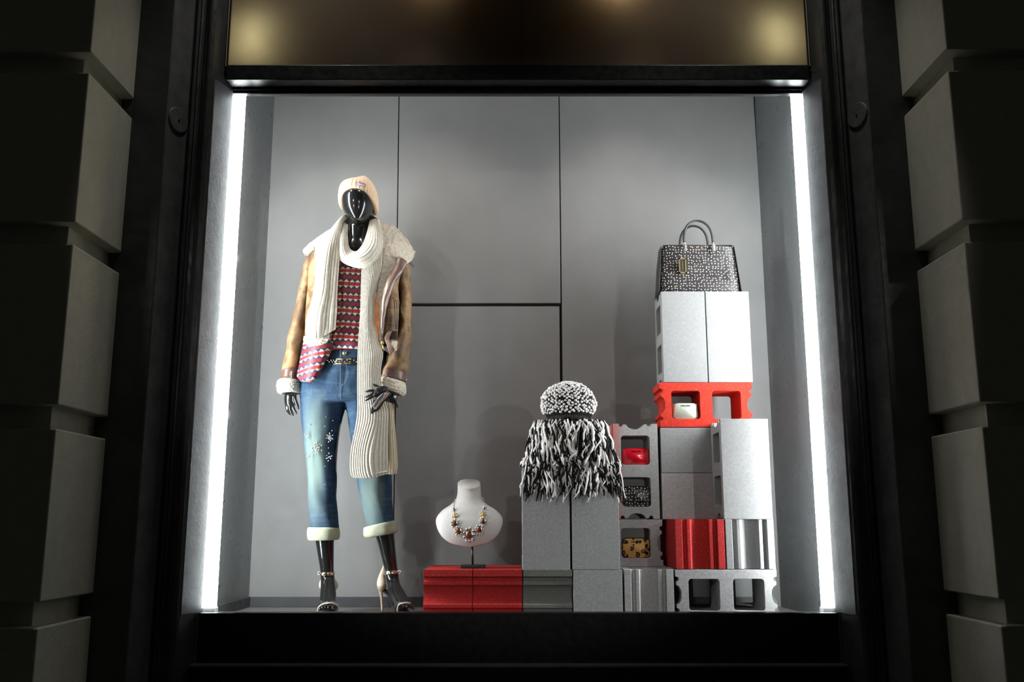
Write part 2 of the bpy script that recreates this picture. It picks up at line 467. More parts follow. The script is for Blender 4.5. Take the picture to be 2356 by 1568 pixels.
# front frame: moulded jambs, the same profile mirrored
PROF = [(1.200,3.680),(1.242,3.566),(1.248,3.555),(1.262,3.552),(1.272,3.558),(1.276,3.572),
        (1.290,3.577),(1.294,3.588),(1.306,3.590),(1.309,3.578),(1.315,3.575),(1.318,3.586),
        (1.322,3.580),(1.328,3.573),(1.334,3.576),(1.337,3.588),(1.343,3.588),(1.345,3.575),(1.392,3.470),(1.56,3.470),(1.56,3.76),(1.205,3.76)]
def chip(o, seed):
    """worn arrises: subdivide the edges along the height and nudge them"""
    me = o.data; bm = bmesh.new(); bm.from_mesh(me)
    es = [e for e in bm.edges if abs(e.verts[0].co.z-e.verts[1].co.z) > 1]
    bmesh.ops.subdivide_edges(bm, edges=es, cuts=110, use_grid_fill=False)
    for v in bm.verts:
        n = noise.noise(Vector((v.co.x*40, seed, v.co.z*3.0)))*.0016 + noise.noise(Vector((v.co.x*90, seed, v.co.z*22)))*.0009
        v.co.x += n; v.co.y += n
    bm.to_mesh(me); bm.free()
jl = prism('trim_left', [(XC-x,y) for x,y in PROF], -1.5, 2.75, JAMB)
jr = prism('trim_right', [(XC+x,y) for x,y in PROF], -1.5, 2.75, JAMB)
chip(jl, 3.); chip(jr, 9.)
for s,par in ((-1,jl),(1,jr)):
    # worn splay, lightened for the tube light on it, and its round cover plate
    a = Vector((XC+s*1.3455,3.5745,0)); b = Vector((XC+s*1.3915,3.4715,0)); d = (b-a).normalized(); nn = Vector((-s*abs(d.y),-abs(d.x),0))
    pts = [a+nn*.0008,b+nn*.0008,b+nn*.005-d*.004,a+nn*.005+d*.004]
    prism('splay_lit_face', [(p.x,p.y) for p in pts], -1.5, 2.75, FRAMEG, par)
    a = Vector((XC+s*1.2005,3.679,0)); b = Vector((XC+s*1.2415,3.567,0)); d = (b-a).normalized(); n2 = Vector((-s*abs(d.y),-abs(d.x),0))  # thin overlay beside the glass, lighter colour in place of the tube glow
    pts = [a+n2*.0006,b+n2*.0006,b+n2*.003-d*.003,a+n2*.003+d*.003]
    prism('splay_lit_face', [(p.x,p.y) for p in pts], -.335, 1.78, FRAMEG, par)
    c = P(401 if s<0 else 1984, 277 if s<0 else 266, 3.525); c.x = XC+s*1.3680
    g_ = G(); g_.cyl(c+nn*.001, c+nn*.012, .054, .051, 28); 
    rp = thing('round_cover_plate', 'round dark cover plate on the %s window jamb near the top' % ('left' if s<0 else 'right'), 'cover plate', c, 'round cover plates')
    o = g_.build('plate', FRAMEG, rp, False); bevel(o,.003,2)
    G().ball(c+nn*.012, .005, 8, 5).build('screw', JOINT, rp, True)
# header above the glass
sbox('trim_1', (XC-1.205,3.600,1.792), (XC+1.205,3.76,1.858), FRAME, None, .003)
sbox('trim_2', (XC-1.2,3.672,1.782), (XC+1.2,3.72,1.792), FRAME, None, .002)
sbox('trim_3', (XC-1.2,3.684,1.772), (XC+1.2,3.715,1.782), FRAME, None, .002)
# sill below the glass: recessed panel and the moulding under it
sbox('trim_4', (XC-1.205,3.655,-.52), (XC+1.205,3.72,-.3365), FRAME, None, .002)
sbox('trim_5', (XC-1.21,3.600,-.526), (XC+1.21,3.70,-.516), JAMB, None, .002)
sbox('trim_6', (XC-1.21,3.607,-1.5), (XC+1.21,3.72,-.526), FRAME, None, .003)
for s in (-1,1):
    sbox('trim_%d'%(8 if s>0 else 7), (XC+s*1.205-.004,3.652,-.516), (XC+s*1.205+.004,3.66,-.34), FRAMEG, None, .001)
# glass pane
gp = sbox('window_1', (XC-1.2,3.688,-.35), (XC+1.2,3.694,1.785), GLASS)
# sign box over the window: closed box, two translucent front panels
sb = sbox('sign_box', (XC-1.205,3.722,1.858), (XC+1.205,3.735,2.62), BOXW)
tag(sb, 'wide fascia box above the window with two dull brown translucent panels lit from behind', 'sign box'); del sb['kind']
for nm,a,b in (('box_side',(XC-1.215,3.61,1.858),(XC-1.203,3.735,2.62)),('box_side',(XC+1.203,3.61,1.858),(XC+1.215,3.735,2.62)),('box_top',(XC-1.215,3.61,2.62),(XC+1.215,3.735,2.63))):
    sbox(nm,a,b,BOXW,sb)
xs = P(1199,150,3.61).x
for a,b in ((XC-1.203,xs-.0016),(xs+.0016,XC+1.203)):
    o = sbox('sign_panel', (a,3.606,1.859), (b,3.610,2.62), OPAL, sb)
# transom frame edge: thin bright arris on both sides is bare metal
for s in (-1,1):
    sbox('edge_strip', (XC+s*1.2035-.0015,3.598,1.859), (XC+s*1.2035+.0015,3.606,2.62), STEEL, sb)
# rusticated stone piers
def pier(side):
    s = -1 if side=='left' else 1; dz = 0 if s<0 else .008
    X0 = XC+s*1.575; X1 = XC+s*3.2
    core = sbox('wall_%s_pier'%side, (min(X0,X1),3.148,-1.5), (max(X0,X1),3.76,2.9), STONE)
    core.name = 'wall_pier_'+side; struct(core)
    z = 1.645+.632
    i = 0
    while z > -1.6:
        z0 = max(z, -1.5)
        a = XC+s*1.525; b = XC+s*3.2
        z1 = z+.552
        if z1 > -1.45:
            rnd = lambda: random.uniform(-.0015,.0015)
            o = sbox('stone_block', (min(a,b),3.088+rnd(),z0+dz+(rnd() if z0>-1.5 else 0)), (max(a,b),3.476,min(z1,2.9)+dz), STONE, core, .005)
        z -= .632
pier('left'); pier('right')
# lit tubes in the two front corners
def light_tube(x0, x1, label):
    c = ((x0+x1)/2, 3.727, 0)
    t = thing('light_tube', label, 'light', c, 'vertical light tubes')
    z0, z1 = .052, 2.16
    gg = G(); n = 16; vs = []; w = (x1-x0)/2
    for z in (z0, z1):
        for k in range(n):
            a = 2*math.pi*k/n; q = 4
            vs.append((c[0]+w*math.copysign(abs(math.cos(a))**(2/q),math.cos(a)), c[1]+.022*math.copysign(abs(math.sin(a))**(2/q),math.sin(a)), z))
    gg.add(vs, [tuple(range(n))[::-1], tuple(n+k for k in range(n))]+[(k,(k+1)%n,(k+1)%n+n,k+n) for k in range(n)])
    gg.build('diffuser', TUBEMAT, t)
    gg = G().box((x0-.003,3.703,.034),(x1+.003,3.751,.052)); bevel(gg.build('end_cap', WHITEP, t),.003)
    gg = G().box((x0+.008,3.71,0),(x1-.008,3.745,.036)); bevel(gg.build('bracket', STEEL, t),.002)
light_tube(-1.1785,-1.1365, 'bright white vertical light tube in the front corner left of the mannequin')
light_tube(1.190,1.227, 'bright white vertical light tube in the front corner right of the block tower')

# ---------------------------------------------------------------- concrete blocks
BL, BW, BH = .396, .190, .191
def end_profile(flat):
    if flat: return [(0,0),(1,0)]
    p = [(0,0),(.135,0),(.155,.013),(.215,.013),(.24,.003),(.305,.003)]
    mid = [(.33,.012),(.37,.018),(.43,.022),(.5,.0235),(.57,.022),(.63,.018),(.67,.012)]
    return p+mid+[(1-a,d) for a,d in reversed(p)]
def dens(pts, step=.012):
    out = []
    for i in range(len(pts)):
        a = Vector(pts[i]); b = Vector(pts[(i+1)%len(pts)]); n = max(1,int((b-a).length/step))
        out += [a.lerp(b,k/n) for k in range(n)]
    return out
def block_mesh(size, flat=False, seed=0, closed=False):
    L,Wd,H = size
    o = []
    for w,d in end_profile(flat): o.append((d, w*Wd))
    o = [(x,y) for x,y in o]
    o2 = [(L-d, w*Wd) for w,d in reversed(end_profile(flat))]
    outer = o+o2          # up the l=0 side, then down the l=L side
    t = .050; cw = .052; tw = .0345; hl = (L-2*t-cw)/2; holes = []
    for k in range(2):
        l0 = t+k*(hl+cw); l1 = l0+hl; w0 = tw; w1 = Wd-tw; r = .013; h = []
        for cx,cy,a0 in ((l0+r,w0+r,180),(l1-r,w0+r,270),(l1-r,w1-r,0),(l0+r,w1-r,90)):
            for q in range(5):
                a = math.radians(a0+q*22.5); h.append((cx+r*math.cos(a), cy+r*math.sin(a)))
        holes.append(h)
    rnd = random.Random(seed)
    loops = [outer]+holes
    flatl = [[Vector((x,y,0)) for x,y in lp] for lp in loops]
    tri = tessellate_polygon(flatl)
    allp = [p for lp in flatl for p in lp]; N = len(allp)
    vs = [(p.x,p.y,0) for p in allp]+[(p.x,p.y,H) for p in allp]
    fs = [tuple(t) for t in tri]+[tuple(i+N for i in reversed(t)) for t in tri]
    b0 = 0
    for lp in flatl:
        m = len(lp)
        for i in range(m): fs.append((b0+i, b0+(i+1)%m, b0+(i+1)%m+N, b0+i+N))
        b0 += m
    g = G().add(vs, fs)
    if closed:   # added inner plate, stops light showing through the cores
        for k in range(2):
            l0 = t+k*(hl+cw); g.box((l0-.001,tw-.001,H*.5),(l0+hl+.001,Wd-tw+.001,H*.5+.02))
    return g
MAP = {  # which way the block's length, width and core axis point
 'upright_side': lambda l,w,h: (h,w,l), 'face': lambda l,w,h: (l,h,w), 'face_upright': lambda l,w,h: (w,h,l),
 'end_v': lambda l,w,h: (w,l,h), 'end_h': lambda l,w,h: (h,l,w), 'plain': lambda l,w,h: (l,w,h)}
nblk = [0]
def block(orient, x, y, z, mat, label, size=None, flat=False, group='concrete blocks in the window display', rz=0):
    nblk[0] += 1
    size = size or (BL,BW,BH)
    g = block_mesh(size, flat, nblk[0], orient=='upright_side')
    g.v = [MAP[orient](*v) for v in g.v]
    dx,dy,dzz = [max(v[i] for v in g.v) for i in range(3)]
    c = (x+dx/2, y+dy/2, z)
    g.v = [(v[0]+x, v[1]+y, v[2]+z) for v in g.v]
    o = g.build('concrete_block', mat, None, False, loc=c, fix=True)
    o.rotation_euler = (0,0,math.radians(rz))
    bevel(o, .0022, 2, 40)
    tag(o, label, 'concrete block', group)
    return o
YF = 3.77; YBK = 3.966
def X(px, py, Y): return P(px,py,Y).x
R1, R2, R3 = 0.0, BH+.0015, 2*BH+.003
cg = m_concrete('concrete_grey', (.38,.372,.37))
cl = m_concrete('concrete_light', (.31,.306,.306), .15, .2)
cw = m_concrete('concrete_white', (.30,.294,.294), .10, .2)
cd = m_concrete('concrete_dark_smooth', (.16,.165,.15), .2)
cm = m_concrete('concrete_mid_smooth', (.36,.365,.365), .25, .25)
cr_ = m_concrete('concrete_red', (.42,.020,.018), .3)
crb = m_concrete('concrete_bright_red', (.60,.035,.018), .3)
cp = m_concrete('concrete_pinkish', (.40,.37,.365), .2, .35)
red1 = block('end_h', X(973,1400,YF), YF, R1, cr_, 'left one of the two red blocks under the necklace bust')
red2 = block('end_h', X(1088,1400,YF), YF, R1, cr_, 'right one of the two red blocks under the necklace bust')
block('end_h', X(1204,1400,YF), YF, R1, cd, 'dark olive grey block with level grooves, right of the red blocks')
block('end_v', X(1320,1400,YF), YF, R1, cm, 'plain grey block with a flat end in the bottom row', flat=True, size=(BL,.191,BH-.002))
block('end_v', X(1438,1400,YF), YF, R1, cg, 'grey fluted block with upright grooves in the bottom row', size=(BL,.192,BH))
block('face', X(1556,1400,YF), YF, R1, cg, 'grey block at the bottom right showing two square dark holes')
block('face', X(1556,1400,YF)-.02+.075, YBK+.004, R1, cd, 'dark block in the second row, seen through the two square holes at the bottom right')
block('upright_side', X(1202,1300,YF), YF, R2-.004, cm, 'left tall grey block standing on end under the fringed shawl', size=(BL,.185,.187))
block('upright_side', X(1317,1300,YF), YF, R2-.002, cm, 'right tall grey block standing on end under the fringed shawl', size=(BL,.185,.186))
block('face', X(1525,1250,YBK)-BL, YBK, R2, cp, 'grey block lying on its side with the leopard wallet in its hole')
block('end_v', X(1555,1250,YF), YF, R2, cr_, 'dark red fluted block with upright grooves beside the leopard wallet', size=(BL,.192,BH))
block('end_v', X(1670,1250,YF)+.001, YF, R2, cl, 'pale grey fluted block with upright grooves at the right end', size=(BL,.190,BH))
colx = X(1411,1080,YBK)
block('face_upright', colx, YBK, R3, m_concrete('concrete_grey_with_pink_spray', (.40,.385,.38), .2, .5, ((.60,.16,.14), -.05, -.10, 0)), 'grey block on end holding the red wallet and the dotted wallet')
block('plain', X(1521,1130,YBK)+.004, YBK, R3, cp, 'lower of the two plain grey blocks left of the tall right block', size=(BL,BW,BH-.002))
block('plain', X(1519,1030,YBK)+.003, YBK, R3+BH, cl, 'upper of the two plain grey blocks, directly below the bright red block', size=(BL,BW,BH-.003))
block('upright_side', X(1662,1080,YF), YF, R3, cl, 'pale block standing on end at the right, holes on its left side')
ZR = R3+2*BH
redtop = block('face', X(1518,930,YBK), YBK, ZR, crb, 'bright red block with two holes high in the tower', size=(BL,.190,.192))
ZT = ZR+.1915
block('upright_side', X(1524,780,YBK), YBK, ZT, cw, 'left white block standing on end directly under the handbag', size=(BL+.003,.190,.189))
block('upright_side', X(1626,780,YBK)+.002, YBK, ZT, cw, 'right white block standing on end directly under the handbag', size=(BL+.003,.190,.1885))
ZTOP = ZT+BL+.003

# ---------------------------------------------------------------- wallets
def wallet(name, label, x0, x1, y, z, h, mat, logo, zipm, tilt=0, d=.028, soft=.012):
    t = thing(name, label, 'wallet', ((x0+x1)/2, y+d/2, z), 'wallets in the block holes')
    g = G(); n = 40; w = (x1-x0)/2; cx = (x0+x1)/2; ys = [0,.15,.5,.85,1]; sc = [.90,.98,1,.98,.90]
    for a,s in zip(ys,sc):
        for k in range(n):
            th = 2*math.pi*k/n; q = 2/6.
            X_ = w*s*math.copysign(abs(math.cos(th))**q, math.cos(th)); Z_ = h/2*s*math.copysign(abs(math.sin(th))**q, math.sin(th))
            taper = 1-.06*(Z_/(h/2)) if mat.name.startswith('pale') else 1
            g.v.append((cx+X_*taper, y+a*d, z+h/2+Z_))
    for i in range(4):
        for k in range(n): g.f.append((i*n+k, i*n+(k+1)%n, (i+1)*n+(k+1)%n, (i+1)*n+k))
    g.f += [tuple(range(n)), tuple(4*n+k for k in range(n))]
    g.build('body', mat, t, True, fix=True)
    b = G().box((cx-.020,y-.0012,z+h*.80),(cx-.002,y+.001,z+h*.80+.003)).box((cx+.001,y-.0012,z+h*.80),(cx+.020,y+.001,z+h*.80+.003))
    b.build('name_plate', logo, t)
    pts = []
    for k in range(21):
        th = math.pi*k/20; q = 2/6.
        pts.append((cx+w*1.0*math.copysign(abs(math.cos(th))**q, math.cos(th)), y+d/2, z+h/2+h/2*abs(math.sin(th))**q))
    G().tube([(pts[0][0],pts[0][1],z+.01)]+pts+[(pts[-1][0],pts[-1][1],z+.01)], .0022, 6).build('zipper', zipm, t, True)
    return t
def m_dots(name, base, dot, scale, rad, rnd=.55, rough=.35, swap=False):
    def f(nt,b):
        sp = nd(nt,'ShaderNodeSeparateXYZ'); nt.links.new(coords(nt), sp.inputs[0]); cb = nd(nt,'ShaderNodeCombineXYZ'); nt.links.new(sp.outputs[0], cb.inputs[0]); nt.links.new(sp.outputs[2], cb.inputs[1]); v = cb.outputs[0]; vo = nd(nt,'ShaderNodeTexVoronoi', feature='F1', voronoi_dimensions='2D')
        vo.inputs['Scale'].default_value = scale; vo.inputs['Randomness'].default_value = rnd
        nt.links.new(v, vo.inputs['Vector'])
        dist = vo.outputs['Distance']
        n = noise_n(nt, coords(nt), 18, 4)
        bc = ramp(nt, n, [(.35,tuple(x*.6 for x in base)),(.7,tuple(x*1.7 for x in base))])
        nt.links.new(mixc(nt, ramp(nt, dist, [(rad,(1,1,1)),(rad+.035,(0,0,0))]), bc, dot), b.inputs['Base Color'])
        bump(nt, b, noise_n(nt, coords(nt), 200, 3), .15, .002)
    return mk(name, base, rough, build=f)
def m_leopard():
    def f(nt,b):
        v = coords(nt, scale=(1,.2,1)); vo = nd(nt,'ShaderNodeTexVoronoi', feature='F1'); vo.inputs['Scale'].default_value = 50; vo.inputs['Randomness'].default_value = .9
        n = nd(nt,'ShaderNodeTexNoise'); n.inputs['Scale'].default_value = 90; nt.links.new(v, n.inputs['Vector'])
        vv = nd(nt,'ShaderNodeVectorMath', operation='MULTIPLY_ADD'); nt.links.new(n.outputs['Color'], vv.inputs[0]); vv.inputs[1].default_value = (.012,.012,.012); nt.links.new(v, vv.inputs[2])
        nt.links.new(vv.outputs[0], vo.inputs['Vector'])
        c = ramp(nt, vo.outputs['Distance'], [(.0,(.35,.12,.03)),(.22,(.20,.06,.015)),(.27,(.012,.007,.004)),(.44,(.02,.01,.006)),(.47,(.72,.36,.09)),(1,(.62,.30,.07))])
        nt.links.new(c, b.inputs['Base Color'])
    return mk('leopard_print_hair', (.6,.3,.1), .5, build=f)
yw = YBK+.012
DARKM = mk('blackened_metal', (.03,.025,.02), .35, 1)
def hole_x(p0,p1,py): return X(p0,py,yw), X(p1,py,yw)
zc2 = R3+.0; t_ = .050; hl_ = .122
x0,x1 = hole_x(1433,1495,1046)
wallet('zip_wallet','glossy red wallet in the top hole of the upright grey block', x0,x1,yw,R3+t_+hl_+.052,.069, mk('red_patent',(.62,.004,.02),.22,coat=.5), DARKM, mk('red_edge',(.5,.01,.02),.4))
x0,x1 = hole_x(1435,1498,1140)
wallet('zip_wallet','black wallet with white dots in the lower hole of the upright grey block', x0,x1,yw,R3+t_,.084, m_dots('black_white_dots',(.012,.011,.011),(.82,.8,.78),80,.17,.6), GOLD, BLACKGLOSS)
x0,x1 = hole_x(1432,1496,1260)
wallet('zip_wallet','leopard print wallet in the hole below the dotted wallet', x0,x1,yw,R2+.0345,.080, m_leopard(), DARKM, BLACKGLOSS)
x0,x1 = hole_x(1549,1606,940)
wallet('zip_wallet','pale silver wallet in the left hole of the bright red block', x0,x1,yw,ZR+.0345,.070, m_leather('pale_silver_leather',(.46,.49,.41),.35,.12), DARKM, GOLD)

# ---------------------------------------------------------------- handbag on the tower
def handbag():
    y0 = YBK+.020; zb_ = ZTOP
    pl = lambda px,py,Y=y0: P(px,py,Y)
    xb0, xb1 = X(1519,664,y0), X(1707,664,y0); xt0, xt1 = X(1525,560,y0), X(1692,560,y0)
    h = .222; dep = .145
    t = thing('handbag', 'black handbag with small white dots standing on top of the block tower', 'handbag', ((xb0+xb1)/2, y0+dep/2, zb_))
    dots = m_dots('bag_dots', (.018,.014,.014), (.80,.76,.72), 76, .155, .55, .42)
    plain = m_leather('bag_black_leather', (.02,.02,.021), .35, .2)
    # body: rounded rectangle sections, narrower and thinner towards the top
    n = 56; m = 22; g = G()
    for i in range(m):
        v = i/(m-1)
        a = xb0+(xt0-xb0)*v; b = xb1+(xt1-xb1)*v
        if v > .93: a += .006*((v-.93)/.07)**2; b -= .006*((v-.93)/.07)**2
        d = dep*(1-.35*v); c = Vector(((a+b)/2, y0+dep/2, zb_+h*v))
        for k,p in enumerate(ring_pts(c, Vector(((b-a)/2,0,0)), Vector((0,d/2,0)), n, 7)):
            sag = .004*noise.noise(Vector((p.x*14, p.z*16, 3.)))*math.sin(math.pi*v)*2
            p.y -= sag if p.y < c.y else 0
            g.v.append(tuple(p))
    for i in range(m-1):
        for k in range(n): g.f.append((i*n+k, i*n+(k+1)%n, (i+1)*n+(k+1)%n, (i+1)*n+k))
    g.f += [tuple(range(n)), tuple((m-1)*n+k for k in range(n))]
    o = g.build('body', dots, t, True, fix=True)
    # plain side gussets
    for sd in (0,1):
        rows = []; gg = G()
        for i in range(12):
            v = i/11; xa = (xb0+(xt0-xb0)*v-.0015) if sd==0 else (xb1+(xt1-xb1)*v+.0015); d = dep*(1-.35*v)
            bulge = (-1 if sd==0 else 1)*.008*math.sin(math.pi*v)
            for q in range(7):
                w = q/6; gg.v.append((xa+bulge*math.sin(math.pi*w), y0+dep/2-d/2*.92+d*.92*w, zb_+.002+(h-.004)*v))
        for i in range(11):
            for q in range(6): gg.f.append((i*7+q,i*7+q+1,(i+1)*7+q+1,(i+1)*7+q))
        ob = gg.build('gusset', plain, t, True); md = ob.modifiers.new('s','SOLIDIFY'); md.thickness = .002
    # piping round the front
    zt_ = zb_+h
    G().tube([(xt0+.004,y0+.028,zt_),(xt1-.004,y0+.028,zt_)], .0025, 8).build('rim_piping', plain, t, True)
    G().tube([(xt0+.004,y0+dep-.028,zt_),(xt1-.004,y0+dep-.028,zt_)], .0025, 8).build('rim_piping', plain, t, True)
    # handles
    for yy,w in ((y0+.018,1),(y0+dep-.030,2)):
        A = P(1576,560,y0+.02); B = P(1642,560,y0+.02); top = P(1606,506,y0+.02)
        hh = top.z-A.z; off = -.004 if w==1 else -.006
        pts = []
        for k in range(25):
            a = math.pi*k/24; r = (B.x-A.x)/2
            pts.append(((A.x+B.x)/2-r*math.cos(a)*(1+.10*math.sin(a))+off, yy+.012*math.sin(a)*(1 if w==1 else -1), A.z-.012+(hh+.012)*math.sin(a)**.75))
        hd = G().tube(pts, .0055, 10).build('handle', plain, t, True)
        for e in (0,-1):
            px_,py_,pz_ = pts[e]
            G().tube([(px_,yy-(.016 if w==1 else -.012),pz_-.028),(px_,yy-(.012 if w==1 else -.010),pz_),(px_,yy,pz_+.018)],[.0075,.0085,.004],8,flat=.4).build('handle_tab', m_leather('tab_leather',(.16,.15,.15),.4), t, True)
            G().tube([(px_-.006,yy-.004,pz_+.012),(px_+.006,yy-.004,pz_+.012)],.0045,8).build('ring', GOLD, t, True)
    # hanging tag
    a = P(1561,594,y0-.004); b = P(1579,629,y0-.004)
    fr = G()
    for (u0,v0,u1,v1) in ((0,0,1,.09),(0,.91,1,1),(0,0,.16,1),(.84,0,1,1)):
        fr.box((a.x+(b.x-a.x)*u0, y0-.010, b.z+(a.z-b.z)*v0),(a.x+(b.x-a.x)*u1, y0-.004, b.z+(a.z-b.z)*v1))
    hg = thing('bag_tag', '', '', (0,0,0)); COL.objects.unlink(hg); bpy.data.objects.remove(hg)
    tg = G().box((a.x+.002,y0-.008,b.z+.002),(b.x-.002,y0-.005,a.z-.002)).build('hang_tag', plain, t)
    fr.build('frame', GOLD, tg)
    cx = (a.x+b.x)/2
    G().box((cx-.0015,y0-.0095,b.z+.016),(cx+.0015,y0-.0078,a.z-.014)).build('lettering', GOLD, tg)
    G().tube([P(1570,594,y0-.006),P(1572,580,y0-.008),P(1575,566,y0-.004)],.0016,6).build('cord', plain, tg, True)
    a = P(1596,573,y0-.001); b = P(1622,573,y0-.001)
    G().tube([(a.x,y0-.0005,a.z),(b.x,y0-.0005,b.z)],.0016,6).build('name_plate', GOLD, t)
    return t
handbag()

# ---------------------------------------------------------------- necklace bust on the red blocks
def bust():
    Yb = 3.92
    t = thing('jewellery_bust', 'cream linen necklace bust on a black rod standing on the red blocks', 'display bust', (X(1086,1300,Yb), Yb+.01, BH))
    lin = mk('cream_linen', (.62,.585,.56), .85, spec=.2, build=lambda nt,b: (nt.links.new(ramp(nt, noise_n(nt, coords(nt,scale=(60,60,900)), 2, 4), [(.3,(.52,.49,.47)),(.7,(.68,.645,.62))]), b.inputs['Base Color']), bump(nt,b,noise_n(nt,coords(nt,scale=(900,300,900)),1,2),.3,.001)))
    R = [(1071,1257,1089,1257,Yb-.055,.004),(1040,1250,1119,1250,Yb-.052,.016),(1021,1238,1138,1238,Yb-.046,.030),(1009,1222,1150,1222,Yb-.038,.042),(1003,1202,1156.5,1202,Yb-.026,.050),
         (1006,1187,1154,1187,Yb-.014,.052),(1019,1172,1140,1172,Yb-.004,.050),(1037,1160,1121,1160,Yb+.006,.046),(1048,1149,1110,1149,Yb+.012,.042),(1052,1138,1107,1138,Yb+.016,.040),(1053,1126,1106,1126,Yb+.018,.040,.010),(1053,1117,1105.5,1117,Yb+.018,.040,.020),(1053,1112,1105,1112,Yb+.018,.041,.022)]
    loft('bust_form', R, lin, t, 40, 64, 2.15)
    G().tube([(X(1086.5,1240,Yb),Yb,P(0,1256,Yb).z+.01),(X(1087.5,1300,Yb),Yb,BH+.012)],.0045,12).build('rod', BLACKGLOSS, t, True)
    a = X(1061,1300,3.93); b = X(1117,1300,3.93)
    bp = G().box((a,3.86,BH-.001),(b,3.955,BH+.012)).build('base_plate', mk('black_base',(.01,.01,.01),.5), t); bevel(bp,.003)
    # necklace: settings with amber stones, chains to the back of the neck
    n = thing('necklace', 'silver necklace with nine amber stones hanging on the cream bust', 'necklace', P(1079,1232,Yb-.095))
    amber = mk('amber_stone', (.17,.03,.003), .08, spec=.8, coat=.6)
    ambl = mk('yellow_amber_stone', (.75,.38,.03), .08, spec=.8, coat=.6)
    def on(px,py):   # point on the front of the bust
        c = [[r[1], (P(r[0],r[1],r[4])-P(r[2],r[3],r[4])).length/2, r[4], r[5], (r[0]+r[2])/2] for r in R]
        c = sorted(c); ys = [q[0] for q in c]
        hw = np.interp(py,ys,[q[1] for q in c]); Y = np.interp(py,ys,[q[2] for q in c]); ry = np.interp(py,ys,[q[3] for q in c]); cx = np.interp(py,ys,[q[4] for q in c])
        dx = (P(px,py,Y).x-P(cx,py,Y).x)/hw; dx = max(-.98,min(.98,dx))
        return P(px,py,Y-ry*math.sqrt(1-dx*dx)-.003)
    def conv(x,y): return 960+x/4.612, 1080+y/4.612
    items = [(387,425,.0065,0,0),(398,490,.0095,1,0),(400,570,.0125,0,1),(440,650,.0135,0,1),(552,690,.0175,0,2),(660,635,.0135,0,1),(700,550,.0125,0,1),(698,470,.0095,1,0),(712,405,.0065,0,0)]
    for x,y,r,yel,big in items:
        r *= 1.15
        c = on(*conv(x,y)); s = G()
        rr = random.Random(int(x))
        m = 9 if big else 7
        for k in range(m*(2 if big==2 else 1)):
            a = 2*math.pi*k/m; ra = r*(1.0 if k<m else 1.0)
            s.ball(c+Vector((ra*math.cos(a),-.001,(1.25 if big==2 else 1.05)*ra*math.sin(a))), r*.28*rr.uniform(.8,1.25), 6, 4)
        s.ball(c, (r*.85,.003,r*.95), 12, 6)
        st = s.build('setting', SILVER, n, True)
        G().ball(c+Vector((0,-.004,.0)), (r*.52,.004,r*.72), 10, 6).build('stone', ambl if yel else amber, st)
        if big:
            s = G()
            for k in range(3): s.ball(c+Vector((r*.6*(k-1),-.003,-r*1.15)), r*.22, 6, 4)
            s.build('crystal', mk('clear_crystal',(.8,.8,.8),.05,.3) if 'clear_crystal' not in bpy.data.materials else bpy.data.materials['clear_crystal'], st)
    for side in ((405,318),(390,360),(387,405)), ((694,296),(706,330),(714,385)):
        pts = [on(*conv(*p)) for p in side]
        g = G(); cc = curve([list(p) for p in pts], 13)
        for q in cc: g.ball(q, .0032, 6, 4)
        g.build('chain', SILVER, n, True)
    for a,b in zip(items[:-1],items[1:]):
        G().tube([on(*conv(a[0],a[1])),on(*conv(b[0],b[1]))],.0022,6).build('link', SILVER, n, True)
bust()

